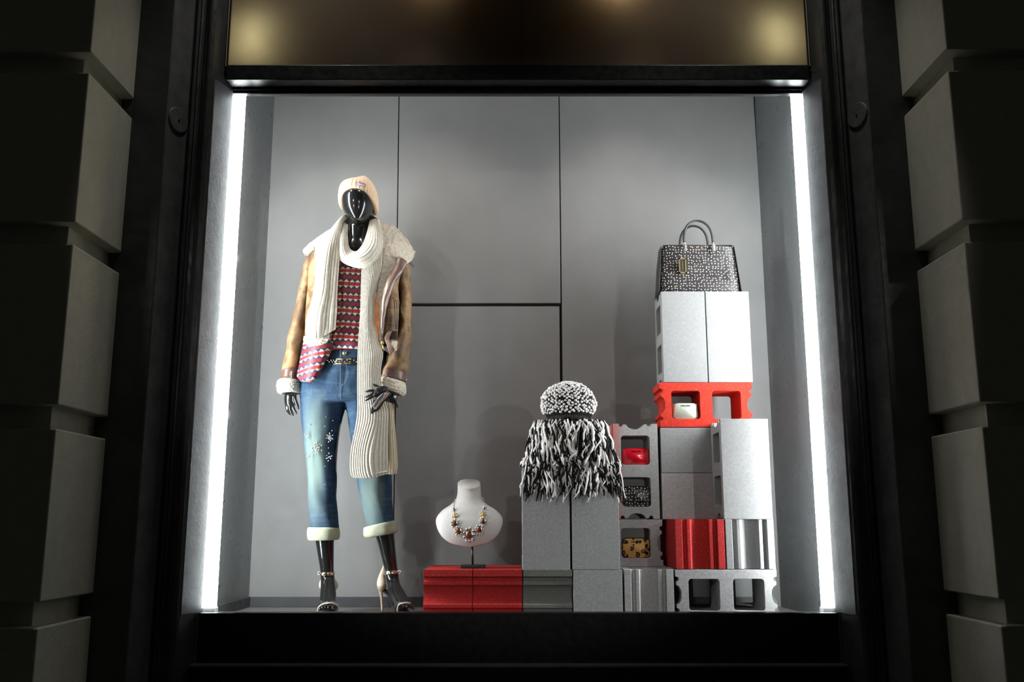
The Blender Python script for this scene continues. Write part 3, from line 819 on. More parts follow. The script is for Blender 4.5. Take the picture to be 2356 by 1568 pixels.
# ---------------------------------------------------------------- knitted hat and fringed shawl on the tall grey blocks
def hat_and_shawl():
    Yc = 3.865
    rnd = random.Random(5)
    black = mk('black_wool', (.012,.012,.012), .9, spec=.1); cream = mk('cream_wool', (.72,.68,.66), .9, spec=.1)
    zblk = R2-.004+BL
    t = thing('fringed_shawl', 'black and cream shawl of thick hanging yarn fringe draped over the tall grey blocks', 'shawl', (X(1313,1070,Yc), Yc, zblk))
    R = [(1232,972,1388,972,Yc,.095),(1226,1000,1396,1000,Yc,.103),(1221,1035,1403,1035,Yc-.002,.104),(1219,1064,1408,1064,Yc-.002,.104),(1219,1071,1408,1071,Yc-.002,.104)]
    loft('shawl_band', R, black, t, 40, 16)
    def surf(ang, py):
        ys = [r[1] for r in R]
        xl = np.interp(py,ys,[r[0] for r in R]); xr = np.interp(py,ys,[r[2] for r in R]); ry = np.interp(py,ys,[r[5] for r in R])
        c = P((xl+xr)/2,py,Yc); hw = (P(xr,py,Yc)-P(xl,py,Yc)).length/2
        return c, Vector((hw*math.cos(ang), ry*math.sin(ang), 0))
    for mat,frac,nm in ((cream,0,'cream_fringe'),(black,1,'black_fringe')):
        g = G()
        for tier,(pa,pb,ln,cnt) in enumerate(((968,982,.125,230),(990,1035,.115,190),(1035,1062,.15,330))):
            for i in range(cnt):
                ang = math.radians(rnd.uniform(150,390)) if rnd.random()<.85 else rnd.uniform(0,6.28)
                py = rnd.uniform(pa,pb)
                c,d = surf(ang, py)
                out = Vector((d.x, d.y, 0)).normalized()
                L = ln*rnd.uniform(.65,1.15); front = math.sin(ang) < -.25
                p = c + d + out*rnd.uniform(.0,.006)
                if not front:
                    L = min(L, max(.02, p.z-zblk-.01))
                pts = [p]; seg = 6
                ph = rnd.uniform(0,6.28); amp = rnd.uniform(.003,.012+.004*tier); lean = rnd.uniform(-.05,.05); fl = rnd.uniform(.004,.014)+.008*tier
                for s in range(1,seg+1):
                    q = s/seg
                    w = amp*math.sin(ph+q*(5+4*math.sin(i)))
                    side = Vector((-out.y,out.x,0))
                    z = p.z - L*q
                    o_ = out*(fl*q**.7 + .004) + side*(lean*q+w) + out*amp*.6*math.cos(ph+q*4)
                    pt = Vector((p.x,p.y,z))+o_
                    if z < zblk+.008 and pt.y > YF-.009:
                        if front or abs(out.x)<.8: pt.y = YF-.009-rnd.uniform(0,.016)
                    pts.append(pt)
                r = (rnd.uniform(.0030,.0056) if tier<2 else rnd.uniform(.0022,.0044)) if mat is cream else rnd.uniform(.0028,.0045)
                g.tube(pts, [r*.8]+[r*rnd.uniform(.85,1.2) for _ in range(seg-1)]+[r*.6], 5)
        o = g.build(nm, mat, t, True); o['kind'] = 'stuff'
    # hat
    h = thing('knitted_hat', 'black and cream bobble knit hat sitting on top of the fringed shawl', 'hat', (X(1308,970,Yc), Yc, P(0,970,Yc).z))
    HR = [(1262,968,1355,968,Yc,.078),(1256,956,1361,956,Yc,.085),(1249,942,1367,942,Yc,.092),(1247,928,1369,928,Yc,.096),(1250,912,1364,912,Yc,.092),(1259,899,1354,899,Yc,.08),(1275,888,1339,888,Yc,.055),(1293,882,1320,882,Yc,.025),(1305,881,1311,881,Yc,.004)]
    loft('hat_body', HR, black, h, 36, 40)
    vs,_ = loft_data(HR, 34, 30)
    g = G()
    for i in range(5,30):
        for k in range(34):
            q = vs[i*34+k]; rad = i/29
            if i > 25 and k%2: continue
            if i > 28 and k%5: continue
            if rnd.random() < .04: continue
            q2 = vs[i*34+(k+1)%34]; q = q.lerp(q2, .5*(i%2)) if i<28 else q
            cc = Vector((X(1308,930,Yc),Yc,q.z)); out = (q-cc); out.z += .02*(i/29); out.normalize(); q = q+Vector((rnd.uniform(-.0035,.0035),0,rnd.uniform(-.003,.003)))
            g.ball(q+out*.001, (rnd.uniform(.0045,.0078),rnd.uniform(.004,.006),rnd.uniform(.0040,.0058)), 6, 4, Matrix.Rotation(rnd.uniform(-.7,.7),3,'Y'))
    o = g.build('bobble_stitches', cream, h, True); o['kind'] = 'stuff'
    g = G()
    for k in range(60):
        a = 2*math.pi*k/60; c = P(1308.5,962,Yc)
        g.ball(c+Vector((.083*math.cos(a),.080*math.sin(a),rnd.uniform(-.006,.006))), (.006,.006,.014), 6, 4)
    g.build('ribbed_brim', mk('charcoal_wool',(.05,.047,.045),.9,spec=.1), h, True)
hat_and_shawl()
# ---------------------------------------------------------------- dressed mannequin
def mannequin():
    T = thing('mannequin', 'faceless black mannequin in shearling jacket, cream scarf, patterned blouse, jeans and beanie', 'mannequin', (X(820,1400,4.0), 4.0, 0))
    wool = m_knit('cream_knit', (.68,.63,.53)); furm = m_fur('cream_shearling_brightened', (.86,.77,.63)); furw = m_fur('pale_shearling', (.62,.60,.52))  # same fleece twice: dimmer for the bright left side, brighter for the dim right
    tan = m_leather('tan_suede', (.25,.145,.068), .55, .6, .35, (.11,.06,.03)); brown = m_leather('brown_strap_leather', (.13,.07,.055), .35, .3)
    mauve = m_leather('glossy_mauve_leather', (.21,.122,.09), .28, .3, .6)
    rust = m_leather('rust_lining', (.42,.14,.04), .5, .25)
    # ---- body, one continuous surface
    Yc = 4.0; g = G()
    def part(rings, n=24, nv=24, power=2.0):
        vs, fs = loft_data(rings, n, nv, power); g.add(vs, fs+[tuple(range(n)), tuple((nv-1)*n+k for k in range(n))])
    # head: smooth egg tapering to a pointed chin
    part([(822,424,832,424,Yc,.02),(802,431,846,432,Yc,.062),(793,442,856,443,Yc-.004,.084),(787,455,861,457,Yc-.010,.102),(787.5,472,861,474,Yc-.014,.105),(791,487,857,489,Yc-.020,.096),
          (799,499,849,501,Yc-.030,.078),(808,507,840,508.5,Yc-.042,.056),(815,512,832,513,Yc-.052,.034),(821,515,825,515,Yc-.060,.008)], 40, 50)
    part([(801,485,847,485,Yc+.012,.050),(801,510,846,510,Yc+.008,.046),(800,535,848,535,Yc+.004,.048),(795,556,852,556,Yc,.058),(770,573,876,573,Yc,.075),(735,590,912,590,Yc,.085),(722,610,926,610,Yc+.015,.06)], 32, 30)
    part([(724,600,924,600,Yc+.02,.055),(742,640,906,640,Yc+.015,.065),(760,700,882,700,Yc+.01,.065),(765,770,875,770,Yc,.065),(752,820,882,820,Yc,.085),(715,870,900,870,Yc,.11),(705,915,905,915,Yc,.11)], 32, 30, 2.3)
    part([(702,890,800,900,Yc,.095),(701,960,786,960,Yc,.085),(706,1040,776,1040,Yc,.075),(714,1110,774,1110,Yc,.062),(718,1180,774,1180,Yc+.02,.055),(724,1230,769,1232,Yc+.03,.047),(732,1280,768,1280,Yc+.035,.038),(737,1312,768,1312,Yc+.04,.032),(738,1330,770,1330,Yc+.035,.036),
          (738,1350,772,1350,Yc-.005,.050,.01),(736,1368,774,1369,Yc-.055,.050,.018),(734,1384,777,1386,Yc-.105,.045,.02),(733,1394,779,1396,Yc-.14,.040,.015)], 28, 60)
    part([(800,900,902,890,Yc,.095),(800,960,894,960,Yc,.085),(812,1040,890,1040,Yc,.075),(822,1110,892,1105,Yc,.064),(838,1170,900,1165,Yc+.02,.055),(864,1234,907,1230,Yc+.03,.047),(877,1280,911,1276,Yc+.035,.040),(885,1312,915,1310,Yc+.04,.033),(887,1332,918,1330,Yc+.035,.038),
          (890,1350,922,1348,Yc-.005,.050,.01),(898,1368,932,1365,Yc-.05,.050,.018),(906,1385,941,1381,Yc-.09,.045,.02),(909,1395,947,1391,Yc-.115,.040,.015)], 28, 60)
    # arms and hands
    part([(722,585,752,580,Yc,.05),(700,640,727,645,Yc,.045),(684,700,712,706,Yc,.04),(668,760,697,765,Yc-.01,.036),(659,820,686,824,Yc-.02,.032),(657,880,681,880,Yc-.03,.024),(656,900,683,898,Yc-.03,.020),(654,915,682,912,Yc-.032,.019),(655,929,680,926,Yc-.035,.017),(658,936,677,934,Yc-.036,.012)], 20, 50)
    part([(905,585,935,590,Yc,.05),(914,640,943,640,Yc,.045),(918,700,945,700,Yc+.005,.04),(915,760,943,765,Yc+.005,.037),(900,810,934,825,Yc-.02,.034),(889,858,924,870,Yc-.05,.027),(888,885,918,890,Yc-.06,.021),(886,900,917,906,Yc-.065,.019),(885,912,915,918,Yc-.07,.016)], 20, 50)
    def finger(pts, r):
        q = curve([list(P(*p)) for p in pts], 9)
        g.tube(q, [r*1.1,r*1.12,r*1.05,r,r*1.02,r*.95,r*.88,r*.75,r*.4], 10)
    yl = Yc-.036
    for pts in ([(660,922,yl),(660,940,yl-.004),(669,955,yl-.004)],[(666,924,yl-.006),(668,944,yl-.012),(676,958,yl-.012)],[(671,922,yl-.004),(676,940,yl-.010),(684,953,yl-.012)],[(664,922,yl+.016),(665,938,yl+.012),(671,950,yl+.010)]):
        finger(pts, .0068)
    finger([(677,898,yl+.002),(679,918,yl-.012),(684,932,yl-.018),(688,942,yl-.018)], .0075)
    yr = Yc-.074
    for pts in ([(893,897,yr-.012),(889,918,yr-.018),(889,936,yr-.006)],[(900,899,yr-.012),(896,922,yr-.018),(893,943,yr-.004)],[(907,901,yr-.010),(903,922,yr-.016),(901,938,yr-.004)],[(913,905,yr-.006),(909,920,yr-.012),(906,932,yr-.002)]):
        finger(pts, .0075)
    finger([(889,892,yr-.008),(885,905,yr-.024),(890,917,yr-.034)], .0075)
    body = g.build('body', BLACKGLOSS, T, True, fix=False)
    m = body.modifiers.new('remesh','REMESH'); m.mode = 'VOXEL'; m.voxel_size = .0034; m.use_smooth_shade = True
    m = body.modifiers.new('sm','SMOOTH'); m.factor = .5; m.iterations = 6
    # ---- beanie
    peach = m_knit('peach_knit', (.78,.55,.35))
    BR = [(784,478,866,490,Yc+.006,.106,-.062,.02),(780.5,471,868.5,483,Yc+.006,.112,-.058,.018),(780,458,870,470,Yc+.006,.113,-.045,.01),(783,443,869,455,Yc+.006,.110,-.030,0),(789,431,866,440,Yc+.008,.100,-.012),(800,421,860,426,Yc+.012,.080,.0),(815,412,853,416,Yc+.016,.050,.006),(832,406,845,408,Yc+.018,.016,0)]
    bn = loft('beanie', BR, peach, T, 300, 60, 2.2, lambda u,v,p: .0032*abs(math.sin(u*math.pi*38))*(1-v*.55)-.001, None, 0, True)
    loft('folded_edge', [(787,481,863,493,Yc+.006,.100,-.062,.02),(784,480,866,492,Yc+.006,.106,-.062,.02),(783,476,868,488,Yc+.006,.108,-.060,.02)], mk('peach_knit_edge',(.42,.27,.15),.9), bn, 60, 6, 2.2)
    a = [P(819,418.5,3.888),P(842.5,423,3.888),P(841,430,3.885),P(818,425.5,3.885)]
    lab = patch('label_patch', [[(818.8,418,3.886),(830,419.5,3.882),(842.5,423,3.888)],[(818,425.5,3.880),(830,427,3.876),(841.5,430,3.882)]], mk('mauve_patch',(.25,.17,.21),.7), bn, .004, 8, 5)
    g = G()
    for k in range(9):
        x0 = 822+k*2; g.tube([P(x0,422.2+k*.5-.6*(k%2),3.8745),P(x0+1.3,421.8+k*.5+.8*(k%2),3.8745)],.0009,4)
    g.build('lettering', mk('white_thread',(.8,.78,.8),.8), lab)
    # ---- blouse
    def m_print():
        def f(nt,b):
            tc = nd(nt,'ShaderNodeTexCoord'); sp = nd(nt,'ShaderNodeSeparateXYZ')
            nz = nd(nt,'ShaderNodeTexNoise'); nz.inputs['Scale'].default_value = 5; nt.links.new(tc.outputs['UV'], nz.inputs['Vector'])
            va = nd(nt,'ShaderNodeVectorMath', operation='MULTIPLY_ADD'); nt.links.new(nz.outputs['Color'], va.inputs[0]); va.inputs[1].default_value = (.012,.012,0); nt.links.new(tc.outputs['UV'], va.inputs[2])
            nt.links.new(va.outputs[0], sp.inputs[0])
            # uv is laid out in metres
            U = math_n(nt,'DIVIDE', sp.outputs[0], .0245); V = math_n(nt,'DIVIDE', sp.outputs[1], .0575)
            fv = math_n(nt,'FRACT', V)
            tri = math_n(nt,'MULTIPLY', math_n(nt,'ABSOLUTE', math_n(nt,'SUBTRACT', math_n(nt,'FRACT', U), .5)), 2.0)
            def band(lo,hi): return math_n(nt,'MULTIPLY', math_n(nt,'GREATER_THAN', fv, lo), math_n(nt,'LESS_THAN', fv, hi))
            up = math_n(nt,'MULTIPLY', band(.0,.20), math_n(nt,'LESS_THAN', tri, math_n(nt,'MULTIPLY', fv, 4.6)))
            dn = math_n(nt,'MULTIPLY', band(.46,.66), math_n(nt,'LESS_THAN', tri, math_n(nt,'MULTIPLY', math_n(nt,'SUBTRACT', .66, fv), 4.6)))
            cream = math_n(nt,'MAXIMUM', up, dn)
            red1 = band(.20,.46)
            tri2 = math_n(nt,'SUBTRACT', 1.0, tri)
            red2 = math_n(nt,'MULTIPLY', band(.70,.96), math_n(nt,'LESS_THAN', tri, 2.))
            line = math_n(nt,'GREATER_THAN', tri, .90); line2 = math_n(nt,'LESS_THAN', tri, .09)
            c = mixc(nt, red1, (.022,.028,.07), (.40,.018,.022))
            c = mixc(nt, red2, c, (.24,.012,.022))
            c = mixc(nt, math_n(nt,'MULTIPLY', line, red1), c, (.015,.012,.02))
            c = mixc(nt, math_n(nt,'MULTIPLY', line2, red2), c, (.015,.012,.02))
            c = mixc(nt, cream, c, (.75,.66,.50))
            nt.links.new(c, b.inputs['Base Color'])
            bump(nt, b, noise_n(nt, tc.outputs['Object'], 30, 3), .2, .006)
        return mk('geometric_print', (.4,.02,.02), .55, build=f)
    prt = m_print()
    def metric_uv(o, rot=0, su=1, sv=1):
        me = o.data; uv = me.uv_layers.get('UVMap') or me.uv_layers.new(name='UVMap')
        c,s = math.cos(rot), math.sin(rot)
        for l in me.loops:
            p = me.vertices[l.vertex_index].co; uv.data[l.index].uv = ((p.x*c+p.z*s)*su, (-(-p.x*s+p.z*c))*sv)
    bl = loft('blouse', [(758,585,885,585,Yc,.070),(750,610,895,610,Yc-.004,.090),(752,650,893,650,Yc-.006,.098),(756,700,888,700,Yc-.004,.094),(756,750,884,750,Yc,.088),(748,788,885,788,Yc,.106),(746,806,887,806,Yc,.110),(750,814,884,814,Yc,.096)], prt, T, 90, 60, 2.2,
         lambda u,v,p: .004*noise.noise(Vector((p.x*22, 0, p.z*7)))*(.3+v)*2)
    metric_uv(bl, math.radians(-4))
    tl = patch('blouse_tail', [[(697,785,3.93),(725,786,3.875),(752,783,3.87),(768,786,3.885)],[(692,815,3.93),(715,818,3.87),(742,812,3.865),(766,800,3.885)],[(687,845,3.93),(708,848,3.868),(732,842,3.865),(756,820,3.878)],[(684,866,3.92),(703,870,3.868),(724,862,3.865),(744,840,3.872)],[(692,876,3.90),(707,879,3.870),(722,874,3.867),(736,857,3.868)]], prt, T, .004, 36, 44,
         lambda u,v: .005*math.sin(u*9+v*3)*v)
    metric_uv(tl, math.radians(10))
    # ---- jeans
    def m_denim():
        def f(nt,b):
            v = coords(nt); big = noise_n(nt, v, 5, 5, .6)
            streak = noise_n(nt, coords(nt, scale=(140,140,9)), 3, 4, .6)
            sp = nd(nt,'ShaderNodeSeparateXYZ'); nt.links.new(v, sp.inputs[0])
            base = ramp(nt, streak, [(.3,(.012,.027,.056)),(.7,(.030,.064,.115))])
            # whiskered, faded thigh and knee: a wash that runs down the front of each leg
            tc = sp.outputs[2]
            def bump_(x, c, w): return math_n(nt,'MAXIMUM', math_n(nt,'SUBTRACT', 1.0, math_n(nt,'POWER', math_n(nt,'ABSOLUTE', math_n(nt,'DIVIDE', math_n(nt,'SUBTRACT', x, c), w)), 2.0)), 0.0)
            X1 = X(722,1050,Yc-.08)-origin(T).x; X2 = X(852,1120,Yc-.08)-origin(T).x
            m1 = math_n(nt,'MULTIPLY', bump_(sp.outputs[0], X1, .06), bump_(tc, .63, .30))
            m2 = math_n(nt,'MULTIPLY', bump_(sp.outputs[0], X2, .06), bump_(tc, .50, .22))
            fade = math_n(nt,'MULTIPLY', math_n(nt,'MAXIMUM', m1, m2), math_n(nt,'ADD', .45, big))
            fade = math_n(nt,'MINIMUM', fade, 1.0)
            wear = ramp(nt, noise_n(nt, coords(nt, scale=(3,3,16)), 3, 4), [(.5,(0,0,0)),(.68,(1,1,1))])
            c = mixc(nt, math_n(nt,'MULTIPLY',wear,.4), base, (.075,.135,.20))
            c = mixc(nt, fade, c, (.135,.185,.17))
            nt.links.new(c, b.inputs['Base Color'])
            bump(nt, b, math_n(nt,'ADD', noise_n(nt, coords(nt), 9, 5), math_n(nt,'MULTIPLY', noise_n(nt, coords(nt), 500, 2), .2)), .5, .006)
        return mk('washed_denim', (.05,.1,.2), .8, spec=.2, build=f)
    denim = m_denim()
    g = G()
    def wr(s, a): return lambda u,v,p: a*noise.noise(Vector((p.x*16, s, p.z*(9+8*v)+p.x*18)))
    def jpart(rings, n, nv, s, a):
        vs, fs = loft_data(rings, n, nv, 2.2, wr(s,a)); g.add(vs, fs+[tuple(range(n)), tuple((nv-1)*n+k for k in range(n))])
    jpart([(744,808,890,808,Yc,.094),(742,824,892,824,Yc,.104),(728,842,897,842,Yc,.113),(706,862,903,862,Yc,.120),(692,890,908,890,Yc,.122),(691,915,908,915,Yc,.118),(692,928,906,928,Yc,.11)], 60, 40, 1., .006)
    jpart([(691,905,797,912,Yc,.105),(691,935,793,937,Yc,.103),(693,960,786,960,Yc,.097),(697,990,779,990,Yc,.09),(700,1030,775,1030,Yc,.084),(705,1070,775,1070,Yc-.002,.078),(709,1105,776,1105,Yc-.002,.075),(711,1145,773.5,1145,Yc+.006,.07),(713,1185,777,1185,Yc+.015,.067),(715,1226,779,1226,Yc+.02,.066)], 60, 90, 5., .008)
    jpart([(792,912,906,905,Yc,.105),(795,935,904,935,Yc,.103),(800,960,901,960,Yc,.097),(806,990,899,990,Yc,.09),(812,1030,898,1030,Yc,.084),(818,1070,898,1066,Yc-.002,.078),(824,1105,899,1098,Yc-.002,.075),(832,1150,902,1142,Yc+.006,.072),(840,1190,906,1182,Yc+.015,.069),(845,1222,910,1210,Yc+.02,.067)], 60, 90, 8., .010)
    jn = g.build('jeans', denim, T, True)
    mm = jn.modifiers.new('remesh','REMESH'); mm.mode = 'VOXEL'; mm.voxel_size = .005; mm.use_smooth_shade = True
    mm = jn.modifiers.new('sm','SMOOTH'); mm.factor = .5; mm.iterations = 3
    cuffm = m_leather('pale_green_cuff_denim', (.36,.37,.27), .85, .18, .2)
    loft('rolled_cuff', [(716,1212,775,1212,Yc+.02,.066),(710,1213,779,1213,Yc+.02,.072),(708,1220,781,1219,Yc+.02,.076),(708,1232,781,1230,Yc+.02,.077),(710,1241,779,1239,Yc+.02,.074),(716,1243,773,1241,Yc+.02,.066),(722,1236,768,1234,Yc+.02,.058)], cuffm, jn, 60, 24, 2.2, lambda u,v,p: .002*noise.noise(p*30))
    loft('rolled_cuff', [(844,1213,908,1199,Yc+.02,.066),(838,1213,911,1196,Yc+.02,.072),(836.5,1220,914,1201,Yc+.02,.076),(837.5,1230,916,1214,Yc+.02,.077),(842,1236,914,1223,Yc+.02,.074),(850,1237,906,1226,Yc+.02,.066),(856,1229,901,1219,Yc+.02,.058)], cuffm, jn, 60, 24, 2.2, lambda u,v,p: .002*noise.noise(p*30))
    yf = Yc-.112
    loft('waistband', [(746,813,890,813,Yc,.100),(744,816,891,816,Yc,.106),(740,832,893,832,Yc,.112),(741,834,892,834,Yc,.109)], denim, jn, 70, 12, 2.2)
    G().cyl(P(793,812,yf+.002), P(793,812,yf-.006), .0095, .008, 18).build('button', GOLD, jn, True)
    g = G(); g.tube([P(783,804,yf-.001),P(783,822,yf-.002)],.0009,5); g.tube([P(783,824,yf-.002),P(783,850,yf-.012),P(783,890,yf-.012),P(783,918,yf-.006)],.0008,5); g.tube([P(797,836,yf-.008),P(799,862,yf-.013),P(793,880,yf-.013),P(785,888,yf-.013)],.0006,5)
    g.build('seam_stitching', mk('pale_thread',(.22,.25,.27),.8), jn, True)
    blt = loft('belt', [(741,835,892,835,Yc,.112),(739,836,893,836,Yc,.118),(736,847,896,847,Yc,.121),(738,848,895,848,Yc,.116)], m_leather('black_belt_leather',(.012,.011,.012),.3), jn, 80, 8, 2.2)
    bx = [(773,825.5),(808,825.5),(808,835.5),(773,835.5)]; yb = Yc-.130
    g = G(); pts = [P(x,y,yb) for x,y in bx]; g.tube(pts+[pts[0]], .0018, 6); g.build('buckle', GOLD, blt, True)
    g = G()
    for k,x in enumerate((754,758,762,765,768,771,775,781,787,793,799,805,814,820,826,832)):
        g.ball(P(x,830+(1.8 if k%2 else -1.8),yb+.005), (.0026,.0018,.0026), 6, 4)
    g.build('studs', SILVER, blt, True)
    # crystal appliques scattered over the thighs
    rnd = random.Random(3); g = G()
    def jy(px): return Yc-.093
    def gem(px,py,r,rot=0,el=1.8):
        Rm = Matrix.Rotation(rot,3,'Y'); r *= .72; g.ball(P(px,py,jy(px)+.003), (r,.0022,r*el), 6, 4, Rm)
    def flower(px,py,R_,n,r):
        for k in range(n):
            a = 2*math.pi*k/n+rnd.uniform(-.25,.25); q = rnd.uniform(.8,1.2); gem(px+q*R_*math.sin(a), py-1.25*q*R_*math.cos(a), r*rnd.uniform(.8,1.3), a)
            if R_ > 6: gem(px+.5*R_*math.sin(a+.4), py-.6*R_*math.cos(a+.4), r*.8, a+.4)
        gem(px,py,r*1.4,0,1); gem(px-2,py+2,r,1.,1.4); gem(px+2,py-1,r,2.,1.4)
    flower(730,1030,10,9,.0038); flower(759,1006,7,7,.0032); flower(757,1051,6,6,.003); flower(706,1000,4,5,.0028); flower(710,1050,3,4,.0026)
    for x,y in ((743,908),(750,959),(766,967),(714,976),(748,980),(764,990),(711,1020),(756,1030),(713,1080),(722,1068),(748,1072),(747,1114),(818,954),(812,1003)): gem(x,y,.003,0,1.2)
    o = g.build('crystals', mk('crystal_glass',(.42,.43,.40),.12,.8,coat=.5), jn, True); o['kind'] = 'stuff'
    # ---- jacket
    jk = loft('jacket', [(742,562,896,560,Yc+.015,.070),(728,578,915,578,Yc+.01,.085),(718,600,924,600,Yc,.098),(716,640,922,640,Yc,.108),(716,700,918,700,Yc,.110),(712,760,915,760,Yc,.108),(704,788,914,788,Yc,.112)], tan, T, 60, 50, 2.4,
         lambda u,v,p: .004*noise.noise(p*14), (-52,232), .006)
    # front panel beside the lapel, with pocket zip
    fp = patch('front_panel', [[(900,605,3.915),(920,603,3.91),(936,608,3.93)],[(884,650,3.905),(902,648,3.895),(918,648,3.92)],[(878,700,3.90),(899,700,3.888),(919,700,3.915)],[(876,745,3.90),(897,745,3.888),(917,745,3.912)],[(878,786,3.90),(896,787,3.888),(914,788,3.905)]], tan, jk, .006, 24, 50, lambda u,v: .0015*math.sin(v*30)*u)
    g = G(); g.tube([P(907,690,3.882),P(909,720,3.882),P(911,757,3.885)],.0022,6); g.tube([P(911,690,3.884),P(914,720,3.885),P(913.5,757,3.887)],.0018,6)
    z = g.build('pocket_zip', mk('zip_tape',(.16,.14,.12),.5,.5), fp, True)
    g = G(); g.ball(P(908.5,686,3.879),(.006,.004,.006),8,5); g.tube([P(904,684,3.877),P(913,689,3.877)],.003,6); g.build('zip_pull', GOLD, z, True)
    G().tube([P(887,746,3.886),P(900,747,3.883),P(915,749,3.889)],.0011,5).build('seam', brown, fp, True)
    G().tube([P(890,708,3.886),P(903,707,3.883),P(917,708,3.889)],.0009,5).build('seam', brown, fp, True)
    patch('lining', [[(858,665,3.915),(876,665,3.915)],[(856,720,3.91),(878,720,3.91)],[(862,782,3.912),(880,782,3.912)]], rust, jk, .003, 10, 20, lambda u,v: .003*noise.noise(Vector((u*4,v*18,0))))
    # shearling facing and the mauve strip of the turned-back lapel
    patch('shearling_facing', [[(866,580,3.900),(890,578,3.90),(914,590,3.902)],[(866,605,3.890),(886,606,3.885),(909,608,3.892)],[(864,635,3.885),(878,636,3.880),(896,634,3.886)],[(864,662,3.884),(874,662,3.878),(886,660,3.882)],[(868,690,3.884),(873,690,3.876),(880,690,3.88)],[(871,730,3.882),(874,730,3.874),(878,730,3.878)],[(871,775,3.884),(874,775,3.876),(878,780,3.88)],[(872,796,3.884),(878,800,3.878),(888,806,3.88)]], furm, jk, .012, 20, 110, None, .004)
    patch('lapel_strip', [[(914,591,3.893),(925,593,3.884),(937,601.5,3.892)],[(908,608,3.886),(919,611,3.874),(931,616,3.886)],[(895,632,3.878),(907,637,3.866),(917,640,3.880)],[(885,657,3.873),(894,661,3.862),(904,664,3.876)],[(880,680,3.871),(887,684,3.862),(896,687,3.874)],[(877,708,3.870),(882,711,3.862),(889,713,3.872)],[(875.5,740,3.870),(880,741,3.864),(885,742,3.872)],[(876,783,3.872),(878,784,3.868),(880.5,785,3.873)]], mauve, jk, .005, 18, 60, lambda u,v: .0015*math.sin(v*23+u*3))
    patch('hem_fleece', [[(894,782,3.895),(904,783,3.88),(915,784,3.895)],[(893,795,3.888),(904,797,3.87),(915,796,3.888)],[(900,806,3.895),(907,808,3.88),(914,805,3.895)]], furm, jk, .012, 16, 16, None, .005)
    patch('hem_fleece', [[(698,772,3.93),(715,770,3.885),(735,767,3.868),(757,763,3.872)],[(696,784,3.925),(715,783,3.872),(737,780,3.855),(759,775,3.860)],[(700,795,3.93),(716,796,3.882),(737,794,3.866),(754,787,3.87)]], furw, jk, .014, 50, 20, None, .004)
    patch('waist_strap', [[(893,760,3.882),(914,761,3.885)],[(893,778,3.880),(914,779,3.884)]], mk('dark_strap',(.05,.035,.035),.3), jk, .005, 10, 8)
    patch('hanging_strap', [[(893,759,3.876),(902,761,3.874)],[(886,772,3.864),(896,778,3.862)],[(885,780,3.860),(899,788,3.858)],[(892,800,3.860),(904,798,3.858)],[(896.5,819,3.862),(907,804,3.860)]], mauve, jk, .004, 10, 24)
    g = G(); g.tube([P(876,790,3.868),P(880,784,3.862),P(884,790,3.864)],.0025,6); g.tube([P(880,786,3.862),P(881,800,3.860),P(882,811,3.862)],.0028,6,flat=.5); g.ball(P(879,789,3.862),(.006,.004,.007),8,5)
    g.build('zip_pull', GOLD, jk, True)
    # left front edge with zip beside the scarf
    ed = patch('front_edge', [[(721,566,3.93),(729,563,3.91),(740,562,3.90)],[(722,585,3.91),(731,590,3.895),(744,590,3.89)],[(724,612,3.90),(731,615,3.888),(744,615,3.885)],[(722,660,3.90),(730,660,3.885),(744,660,3.88)],[(716,700,3.90),(724,700,3.885),(738,700,3.88)],[(706,765,3.90),(716,768,3.884),(732,768,3.88)]], furm, jk, .008, 16, 50, None, .003)
    g = G(); g.tube([P(723,567,3.905),P(725,590,3.89),P(729,613,3.882),P(728,650,3.880)],.0022,6); g.build('front_zip', GOLD, ed, True)
    patch('front_leather', [[(712,583,3.95),(724,576,3.905)],[(708,612,3.94),(726,612,3.893)],[(706,660,3.94),(724,660,3.89)],[(702,710,3.93),(718,710,3.885)],[(700,770,3.93),(708,770,3.885)]], tan, jk, .006, 12, 40)
    # big shearling collar, two wings falling over the shoulders
    patch('collar', [[(790,497,4.05),(792,520,3.99),(790,545,3.94),(780,562,3.91)],[(769,518,4.06),(766,535,3.985),(762,555,3.93),(756,572,3.905)],[(745,534,4.05),(742,548,3.98),(740,562,3.93),(738,573,3.91)],[(715,556,4.03),(714,563,3.975),(716,568,3.94),(720,572,3.92)],[(697,573,4.0),(697,579,3.965),(700,583,3.945),(706,585,3.93)]], furw, jk, .014, 40, 60, None, .004)
    patch('collar', [[(862,503,4.06),(868,535,3.99),(872,565,3.93),(872,590,3.895)],[(885,512,4.07),(888,535,3.99),(890,560,3.93),(893,588,3.895)],[(905,517,4.07),(908,540,3.99),(911,565,3.935),(916,592,3.89)],[(922,531,4.05),(925,550,3.985),(927,572,3.935),(930,601,3.89)],[(940,554,4.03),(941,567,3.98),(941,583,3.94),(938,605,3.91)],[(955,579,4.0),(953,586,3.97),(951,592,3.95),(947,600,3.935)]], furm, jk, .015, 50, 70, None, .005)
    G().tube([P(921,528,4.03),P(935,553,4.005),P(948,578,3.975)],.0016,5).build('collar_seam', mk('cream_thread',(.5,.42,.3),.8), jk, True)
    patch('collar_tab', [[(938,603,3.925),(943,597,3.93)],[(946,611,3.93),(950,605,3.935)],[(953,618,3.935),(956,611,3.94)]], mk('mauve_tab',(.16,.11,.12),.45), jk, .004, 6, 12)
    G().ball(P(703,587,3.925),(.006,.005,.005),8,5).build('snap', GOLD, jk, True)
    # sleeves
    crs = lambda s,a: (lambda u,v,p: a*noise.noise(Vector((p.x*22,s,p.z*16))) + a*.5*math.sin(v*40+u*6)*max(0,v-.35))
